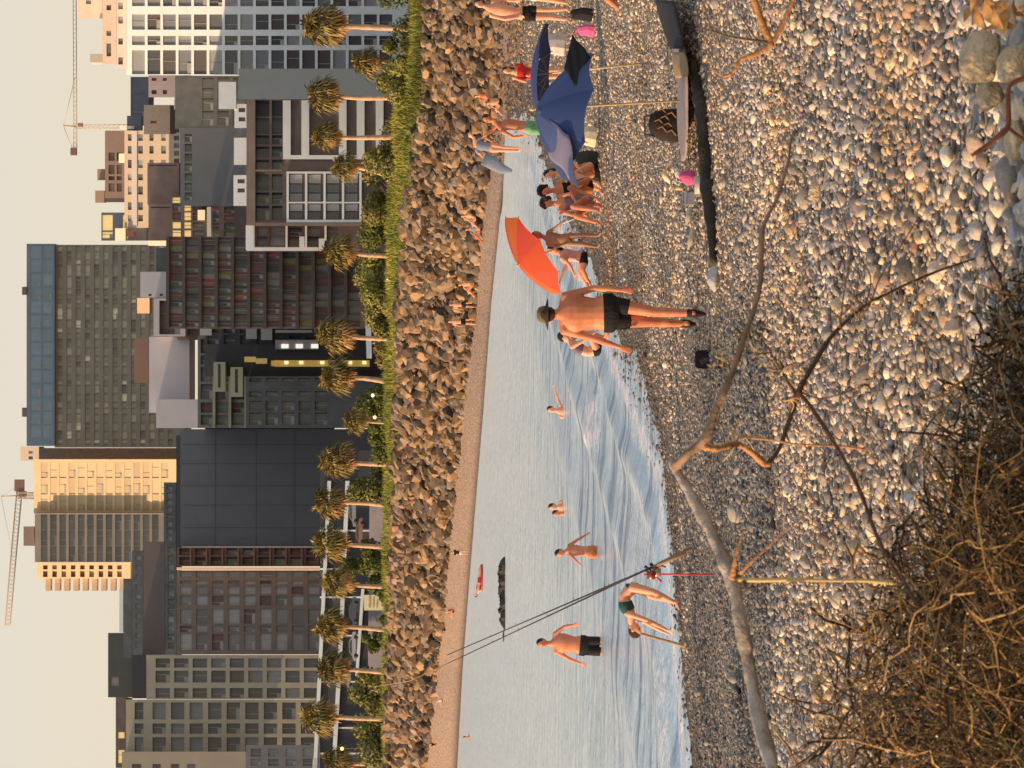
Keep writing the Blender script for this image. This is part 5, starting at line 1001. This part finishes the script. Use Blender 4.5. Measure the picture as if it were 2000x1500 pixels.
prop('dark_bag', 'black bag next to the bright pink one', 'bag', 1158, 30, sack(BLACK, .25, .42), 0)
# white stick of the child, grey boulder on the bank, float and reef
g = MB().tube([P(1064,1100,56.7), P(1075,1128,56.7)], .012, 6); g.v = g.v; tag(single(g.build('white_stick', WHITEC), P(1075,1128,56.7)), 'thin white stick in the hand of the slim standing child', 'stick')
rf = mat('reef_mat', (.06,.045,.035), .8, .4, 2, .8, 5); 
def reef(label, px0, px1, v0, v1, Y, seed):
    rg = np.random.default_rng(seed); m_ = MB(); k = Y/F; u0, u1 = 1500-px1, 1500-px0
    random.seed(seed)
    for i in range(int((px1-px0)*.4)+5): u = rg.uniform(u0, u1); hh = rg.uniform(.25, 1)*(v1-v0)*k*.62; c = P(u, v1, Y+rg.uniform(-.5,.5)); m_.ball((c.x, c.y, -.1), [rg.uniform(.2,.5), .4, hh*1.1], 9, 6, jit=.22, smooth=False)
    return tag(single(m_.build('sea_rock', rf), P((u0+u1)/2, v1, Y)), label, 'rock', 'dark rocks showing above the water')
reef('long dark jagged rock breaking the calm water', 1102, 1216, 962, 988, HC*F/(987-HV), 4); reef('small separate dark rock just below the long jagged one', 1228, 1244, 972, 982, HC*F/(985-HV), 6)
r = root('inflatable_float', P(372,943,182), 'small red inflatable float near the far shore', 'float'); MB().tube(curve_pts([P(350,942,181.6),P(372,943,181.4),P(392,942,181.6),P(395,941,182),P(392,940,182.4),P(372,940,182.6),P(352,940,182.4),P(348,941,182),P(350,942,181.6)],3), .09, 8).build('rim', cloth('float', (.45,.10,.10)), r); MB().box(P(372,941,182), 1.1, .8, .08).build('floor', BLACK, r)
# ---------------------------------------------------------------- fishing rods on a red stand
sb = gp(1396, 1122); r = root('rod_stand', sb, 'thin red metal rod holder stuck in the wet pebbles', 'stand')
Yr = sb.y; redm = mat('red_metal', (.6,.08,.07), .4)
MB().tube([sb-Vector((0,0,.1)), P(378,1258,Yr)], .011, 8).build('pole', redm, r); MB().tube([P(364,1292,Yr), P(382,1270,Yr), P(396,1290,Yr), P(392,1300,Yr)], .014, 6).build('holder', redm, r)
rodm = mat('rod_mat', (.06,.05,.05), .35)
for i, (a_, b_, lb) in enumerate((((425,1342),(205,876),'upper of two long fishing rods leaning on the red holder'), ((419,1336),(213,874),'lower of two long fishing rods leaning on the red holder'))):
    A_ = P(a_[0]-i*3, a_[1]-i*6, Yr-.05-.08*i); B_ = P(b_[0]+(8 if i else 0), b_[1], Yr+.6); rr_o = root('fishing_rod', A_, lb, 'fishing rod', 'fishing rods on the stand'); ax = B_-A_
    MB().tube([A_, A_+ax*.25, A_+ax*.6, B_+Vector((0,0,-.0))], [.014,.011,.008,.005], 7).build('blank', rodm, rr_o)
    MB().tube([A_-ax.normalized()*.06, A_+ax*.05, A_+ax*.12], [.022,.022,.017], 8).build('grip', mat('cork', (.35,.22,.12), .8), rr_o)
    rc = A_+ax*.15+Vector((-.05,-.05,-.06)); MB().tube([rc-Vector((.045,0,0)), rc+Vector((.045,0,0))], [.05,.05], 12).tube([A_+ax*.15, rc], .012, 6).build('reel', mat('reel_%d' % i, [(.55,.35,.25),(.35,.08,.06)][i], .3, metal=.4), rr_o)
    MB().tube([rc+Vector((.05,0,0)), rc+Vector((.09,-.02,.05))], .010, 6).ball(rc+Vector((.09,-.02,.06)), .02, 8, 6).build('crank', mat('reel_dark', (.04,.03,.03), .4), rr_o)
    for t in (.32,.45,.58,.70,.81,.91):
        c = A_+ax*t; n_ = 10; d1 = ax.normalized().cross(Vector((0,1,0))).normalized()*-1; R0 = .03*(1.1-t); cc_ = c+d1*R0
        MB().tube([cc_+d1*math.cos(w_*.6283)*R0+Vector((0,1,0))*math.sin(w_*.6283)*R0 for w_ in range(11)], .003, 4, cap=False).build('line_guide', rodm, rr_o)
MB().tube([P(205,876,Yr+.6), P(170,800,Yr+.75), P(158,728,Yr+.9)], [.005,.004,.003], 5).build('tip_section', mat('rod_tip_sunlit', (.5,.42,.12), .5), rr_o)  # yellow colour paints the sunlight on the dark rod's tip
# ---------------------------------------------------------------- bare shrub hanging into the near view
bark = mat('bark_grey', (.34,.27,.22), .85, .3, 14, .55, 30, c2=(.64,.52,.43)); barkd = mat('bark_dark', (.14,.075,.04), .85, .3, 8, .6, 60); barko = mat('bark_orange', (.60,.28,.11), .8, .25, 8, .5, 60); straw = mat('straw', (.72,.50,.20), .7, .25, 12)
sr = root('bare_shrub', Vector((-1.45, 9.2, 1.35)), 'bare grey branching shrub reaching across the foreground', 'shrub')
def branch(name, pts, m, parent, Y0=9.6, n=5, seg=9, knots=0.):
    """pts = (px, py, width px[, dY])"""
    P3 = []; W_ = []
    for q in pts:
        Y = Y0+(q[3] if len(q) > 3 else 0); P3.append(P(1500-q[1], q[0], Y)); W_.append(q[2]*Y/F/2)
    C = curve_pts(P3, n); R_ = []
    for i in range(len(C)):
        t = i/n; a = int(min(t, len(W_)-2)); f_ = t-a; R_.append(max(.0012, (W_[a]*(1-f_)+W_[a+1]*f_)*(1+knots*(math.sin(i*1.9)*.10+math.sin(i*.73+1)*.12)+random.uniform(-.04,.04)*knots)))
    return MB().tube(C, R_, seg).build(name, m, parent)
random.seed(5)
branch('branch', [(1545,1620,32,-.6),(1515,1520,31,-.3),(1482,1400,29,-.1),(1463,1300,28),(1446,1210,28),(1430,1132,31,.05),(1400,1062,26,.1),(1368,1000,24,.15),(1340,950,21,.2),(1310,898,15,.25)], bark, sr, knots=1.)
branch('branch', [(1318,912,17,.22),(1345,885,18,.15),(1378,858,18,.1),(1400,795,16,.1),(1424,742,14,.12),(1440,700,13,.15),(1456,650,12,.2),(1472,605,10,.25),(1486,545,12,.3),(1489,450,10,.35),(1518,385,7,.4),(1538,320,6,.45),(1545,270,4,.5)], mat('bark_warm', (.24,.14,.085), .85, .3, 14, .5, 30, c2=(.42,.27,.17)), sr, knots=1.)
branch('branch', [(1374,872,14,.1),(1400,876,13,.12),(1440,868,12,.2),(1468,884,12,.25),(1492,905,13,.3),(1504,908,6,.3)], barko, sr, knots=1.)  # orange colour paints the low sun on this branch
branch('branch', [(1500,905,9,.3),(1520,880,9,.32),(1535,840,9,.35),(1552,790,11,.4),(1562,760,12,.4),(1590,710,11,.5),(1630,650,9,.6),(1690,598,7,.7),(1750,565,6,.8),(1830,530,5,.9),(1905,505,4,1.)], barkd, sr, knots=.6)
branch('branch', [(1556,765,9,.4),(1580,790,9,.35),(1620,850,9,.2),(1650,900,8,.1),(1680,960,9,0),(1710,1040,8,-.1),(1745,1110,8,-.2),(1800,1190,8,-.3)], barkd, sr, knots=.6)
branch('branch', [(1555,770,8,.4),(1535,740,6,.4),(1512,700,4,.4),(1490,665,3,.4)], barkd, sr)
branch('twig', [(1690,598,4,.7),(1700,540,3,.7),(1665,480,3,.7),(1640,400,2,.7),(1630,380,2,.7)], barkd, sr)
branch('twig', [(1640,640,4,.6),(1650,560,3,.6),(1662,500,3,.6),(1655,460,2,.6)], barkd, sr)
branch('twig', [(1700,595,4,.7),(1720,540,3,.7),(1760,480,3,.7),(1790,430,2,.7)], barkd, sr)
branch('twig', [(1562,765,4,.4),(1600,778,3,.35),(1640,770,3,.3),(1680,755,2,.3),(1700,750,2,.3)], barkd, sr)
branch('twig', [(1430,1130,14,.02),(1436,1095,9,0),(1445,1060,4,0),(1452,1035,2,0)], barko, sr, knots=.8)
branch('twig', [(1445,1120,9,.02),(1470,1095,6,0),(1500,1068,4,0),(1535,1035,3,0),(1580,1000,2,0)], barko, sr)
branch('twig', [(1440,1128,14,-.02),(1452,1136,10,-.05),(1462,1150,4,-.08),(1500,1140,2,-.1)], barkd, sr)
branch('reed', [(1442,1132,8,-.05),(1480,1133,9,-.05),(1560,1132,9,-.05),(1620,1134,5,-.05),(1690,1134,8,-.05),(1745,1138,10,-.05)], straw, sr)
branch('twig', [(1447,852,6,.2),(1480,856,6,.2),(1510,860,4,.2),(1560,868,4,.2),(1640,872,4,.2),(1700,880,3,.2)], barko, sr)
branch('twig', [(1447,852,5,.2),(1430,842,3,.2),(1415,832,2,.2)], straw, sr)
for (x0, y0, n_) in ((1430,850,5),(1440,700,7),(1490,690,8),(1530,720,8),(1545,780,6),(1660,600,7),(1700,595,8)):
    for j in range(n_):
        a = random.uniform(0, 6.28); l = random.uniform(18, 55); branch('twig', [(x0, y0, 3, .3), (x0+math.cos(a)*l*.5, y0+math.sin(a)*l*.5, 2.2, .3+random.uniform(-.05,.05)), (x0+math.cos(a+.4)*l, y0+math.sin(a+.4)*l, 1.5, .3+random.uniform(-.1,.1))], random.choice([barkd, barko, straw]), sr, n=3, seg=5)
def leaf_cloud(name, centres, n, colA, colB, size, seed, parent, m):
    rg = np.random.default_rng(seed); c = np.array([(p.x, p.y, p.z, r_) for p, r_ in centres]); ci = rg.integers(0, len(c), n)
    p = c[ci,:3]+rg.normal(size=(n,3))*c[ci,3][:,None]*np.array((1,.8,1)); a = rg.normal(size=(n,3)); a /= np.linalg.norm(a, axis=1)[:,None]; b_ = rg.normal(size=(n,3)); b_ -= a*(a*b_).sum(1)[:,None]; b_ /= np.linalg.norm(b_, axis=1)[:,None]
    s = size*rg.uniform(.5, 1.5, n)[:,None]; V = np.stack([p-a*s, p+b_*s*.4, p+a*s, p-b_*s*.4], 1).reshape(-1,3)-np.array(parent_base(parent)); mm = rg.random(n)[:,None]; mm = np.where(rg.random(n)[:,None] < .07, 3.6, mm**2); col = np.array(colA)*(1-mm)+np.array(colB)*mm
    return link(name, np_mesh(name, V, np.arange(4*n).reshape(-1,4), False, np.repeat(col, 4, 0)), m, parent)
nl = vmat('near_leaf_mat', .6, 0, 30)
cs = [(P(1500-y_, x_, 9.9), r_) for x_, y_, r_ in ((1452,655,.03),(1500,668,.035),(1535,690,.04),(1550,720,.04),(1490,640,.03),(1412,718,.02),(1690,745,.03),(1540,990,.03),(1620,600,.03),(1580,560,.02),(1740,600,.05),(1790,560,.05))]
leaf_cloud('leaves', cs, 520, (.07,.045,.015), (.24,.15,.05), .009, 5, sr, nl)
# second, orange twig fork at the top edge
r2 = root('forked_branch', P(1500,1455,9.4), 'orange forked dry branch entering from the top edge of the photo', 'branch')
branch('branch', [(1462,-30,15),(1480,20,15),(1495,60,14),(1508,84,14)], barko, r2, knots=1., Y0=10.4); branch('branch', [(1560,-30,9),(1545,10,8),(1528,50,9),(1508,84,13)], barko, r2, knots=.6, Y0=10.4)
branch('branch', [(1508,84,13),(1490,98,11),(1470,108,10),(1445,118,9),(1436,134,8),(1425,145,7),(1410,150,4)], barko, r2, knots=1.2, Y0=10.4); branch('twig', [(1476,104,7),(1479,118,5),(1478,130,3)], barko, r2, Y0=10.4)
branch('twig', [(1505,82,6),(1470,78,5),(1430,72,4),(1395,62,4),(1365,50,3),(1350,20,2)], barkd, r2, Y0=10.4); branch('twig', [(1480,78,4),(1462,55,3),(1445,25,3),(1436,-20,2)], barkd, r2, Y0=10.4); branch('twig', [(1395,62,3),(1380,30,2),(1372,-10,2)], barkd, r2, Y0=10.4); branch('twig', [(1425,146,4),(1405,145,3),(1385,130,2)], barko, r2, Y0=10.4)
r3 = root('root_branch', P(1200,1945,10.3), 'dark red forked root lying on the bank stones at the right edge', 'branch')
branch('branch', [(2010,150,10),(1972,168,9),(1970,225,10),(1968,248,12),(1948,268,11),(1925,286,9),(1898,304,8)], mat('root_red', (.24,.08,.04), .8, .3, 8), r3, Y0=10.1, knots=.8); branch('branch', [(1968,248,8),(1985,262,7),(2010,280,6)], MATS['root_red'], r3, Y0=10.1)
r4 = root('dry_leaves', P(1480,1930,10.6), 'curled orange dry leaves at the top right corner of the photo', 'leaves')
for i in range(16):
    c = P(1500-random.uniform(-10, 42), random.uniform(1895, 2000), 10.5+random.uniform(-.15,.15)); a = random.uniform(0, 6.28); g = MB(); vs = []; f = []; L_ = random.uniform(.03,.055); d = Vector((math.cos(a), math.sin(a)*.5, math.sin(a*2)*.6)).normalized(); s_ = d.orthogonal().normalized(); n_ = d.cross(s_)
    for j in range(7):
        t = j/6; w_ = math.sin(math.pi*t)*.45*L_
        for l in (-1,0,1): vs.append(c+d*(t-.5)*2*L_+s_*w_*l+n_*(abs(l)*w_*.7+math.sin(t*3)*.01))
    for j in range(6):
        for l in range(2): o_ = j*3+l; f.append((o_, o_+1, o_+4, o_+3))
    g.add(vs, f, True).build('leaf', mat('dry_leaf', (.55,.24,.06), .7, .3, 20, c2=(.75,.42,.16)), r4)
# dry grass and stem thicket at the lower left of the upright view
def thicket(label, n, urange, Yr_, hfun, seed, nm='dry_thicket', cat='dry grass', wpx=(1.8, 7.), kind='stuff'):
    rg = np.random.default_rng(seed); m_parts = {}
    vs = []; fs = []; cl = []; off = 0; K = 7
    for i in range(n):
        u = rg.uniform(*urange); Y = rg.uniform(*Yr_); b0 = P(u, 1900, Y); z0 = gz1(b0.x, b0.y)-.03; H = hfun(u)*rg.uniform(.35, 1.1)
        if H < .05: continue
        a = rg.uniform(0, 6.28); bend = rg.uniform(.2, 1.5); dx, dy = math.cos(a)*bend, math.sin(a)*bend*.5; droop = rg.uniform(.0, .9) if rg.random() < .6 else 0
        T = np.linspace(0, 1, K); cx = b0.x+dx*H*T**1.6; cy = b0.y+dy*H*T**1.6; cz = z0+H*(T-droop*.55*T**3); wv = rg.normal(size=3)*.02*H
        c = np.stack([cx+wv[0]*np.sin(T*7), cy, cz+wv[1]*np.sin(T*9)], -1); r_ = rg.uniform(*wpx)*Y/F/2*(1-.8*T)+.0006
        tg = np.gradient(c, axis=0); tg /= np.linalg.norm(tg, axis=1)[:,None]; s1 = np.cross(tg, (0.1,1,.05)); s1 /= np.linalg.norm(s1, axis=1)[:,None]; s2 = np.cross(tg, s1)
        ring = np.stack([c+s1*r_[:,None], c+(-.5*s1+.87*s2)*r_[:,None], c+(-.5*s1-.87*s2)*r_[:,None]], 1).reshape(-1,3); vs.append(ring)
        for j in range(K-1):
            for l in range(3): a_ = off+j*3+l; b_ = off+j*3+(l+1) % 3; fs.append((a_, b_, b_+3, a_+3))
        off += 3*K; g_ = rg.random(); col = (np.array((.66,.38,.12))*g_**4+np.array((.05,.028,.012))*(1-g_**4)) if rg.random() < .8 else np.array((.06,.07,.02)); cl.append(np.tile(col, (3*K,1)))
    o = link(nm, np_mesh(nm, np.concatenate(vs), np.array(fs), True, np.concatenate(cl)), nl); return tag(o, label, cat, None, kind)
hf = lambda u: float(np.interp(u, [-300,0,150,300,450,600,750,900,1050], [1.1,1.0,.92,.82,.66,.48,.34,.18,.05]))
thicket('tangle of dry golden grass stems and twigs filling the lower corner of the foreground', 750, (-350, 1000), (8.6, 10.9), hf, 3, wpx=(1.6, 5))
leafc = []
rg = np.random.default_rng(9)
for i in range(700):
    u = rg.uniform(-150, 950); H = hf(u)
    if H < .1: continue
    Y = rg.uniform(9, 10.8); b0 = P(u, 1900, Y); leafc.append((Vector((b0.x, b0.y, gz1(b0.x, b0.y)+H*rg.uniform(.0,.8)**1.3)), .045))
o = leaf_cloud('dry_foliage', leafc, 19000, (.008,.006,.003), (.16,.085,.022), .012, 6, None, nl); tag(o, 'small brown and olive dead leaves caught in the dry tangle', 'dead leaves', None, 'stuff')  # near-black leaves paint the shadow mass, the few bright ones sun glints

# arching twigs in every direction through the thicket
rg = np.random.default_rng(21); vs = []; fs = []; cl = []; off = 0; K = 8
for i in range(2300):
    u = rg.uniform(-200, 980); H = hf(u)
    if H < .1 or rg.random() > H*1.3: continue
    Y = rg.uniform(8.8, 10.9); b0 = P(u, 1900, Y); p = np.array((b0.x, b0.y, gz1(b0.x, b0.y)+H*rg.uniform(.05, .85))); d = rg.normal(size=3)*np.array((1,.4,.8)); d /= np.linalg.norm(d); c2_ = rg.normal(size=3)*.5; L_ = rg.uniform(.10, .34); T = np.linspace(-.5, .5, K)[:,None]
    kk = np.cumsum(rg.normal(size=(K,3))*.07*L_, 0); c = p+d*T*L_*1.2+c2_*(T**2)*L_+kk; c[:,2] = np.maximum(c[:,2], gz1(b0.x, b0.y)); r_ = rg.uniform(1.5, 7.)*Y/F/2*(1.1-np.abs(T[:,0]+.3))
    tg = np.gradient(c, axis=0); tg /= np.linalg.norm(tg, axis=1)[:,None]; s1 = np.cross(tg, (0.1,1,.05)); s1 /= np.linalg.norm(s1, axis=1)[:,None]; s2 = np.cross(tg, s1)
    vs.append(np.stack([c+s1*r_[:,None], c+(-.5*s1+.87*s2)*r_[:,None], c+(-.5*s1-.87*s2)*r_[:,None]], 1).reshape(-1,3))
    for j in range(K-1):
        for l in range(3): a_ = off+j*3+l; b_ = off+j*3+(l+1) % 3; fs.append((a_, b_, b_+3, a_+3))
    off += 3*K; g_ = rg.random()**3.5; cl.append(np.tile(np.array((.80,.46,.16))*g_+np.array((.04,.022,.012))*(1-g_), (3*K,1)))
o = link('fallen_twigs', np_mesh('fallen_twigs', np.concatenate(vs), np.array(fs), True, np.concatenate(cl)), nl); tag(o, 'brown curved twigs caught crosswise in the dry tangle', 'twigs', None, 'stuff')
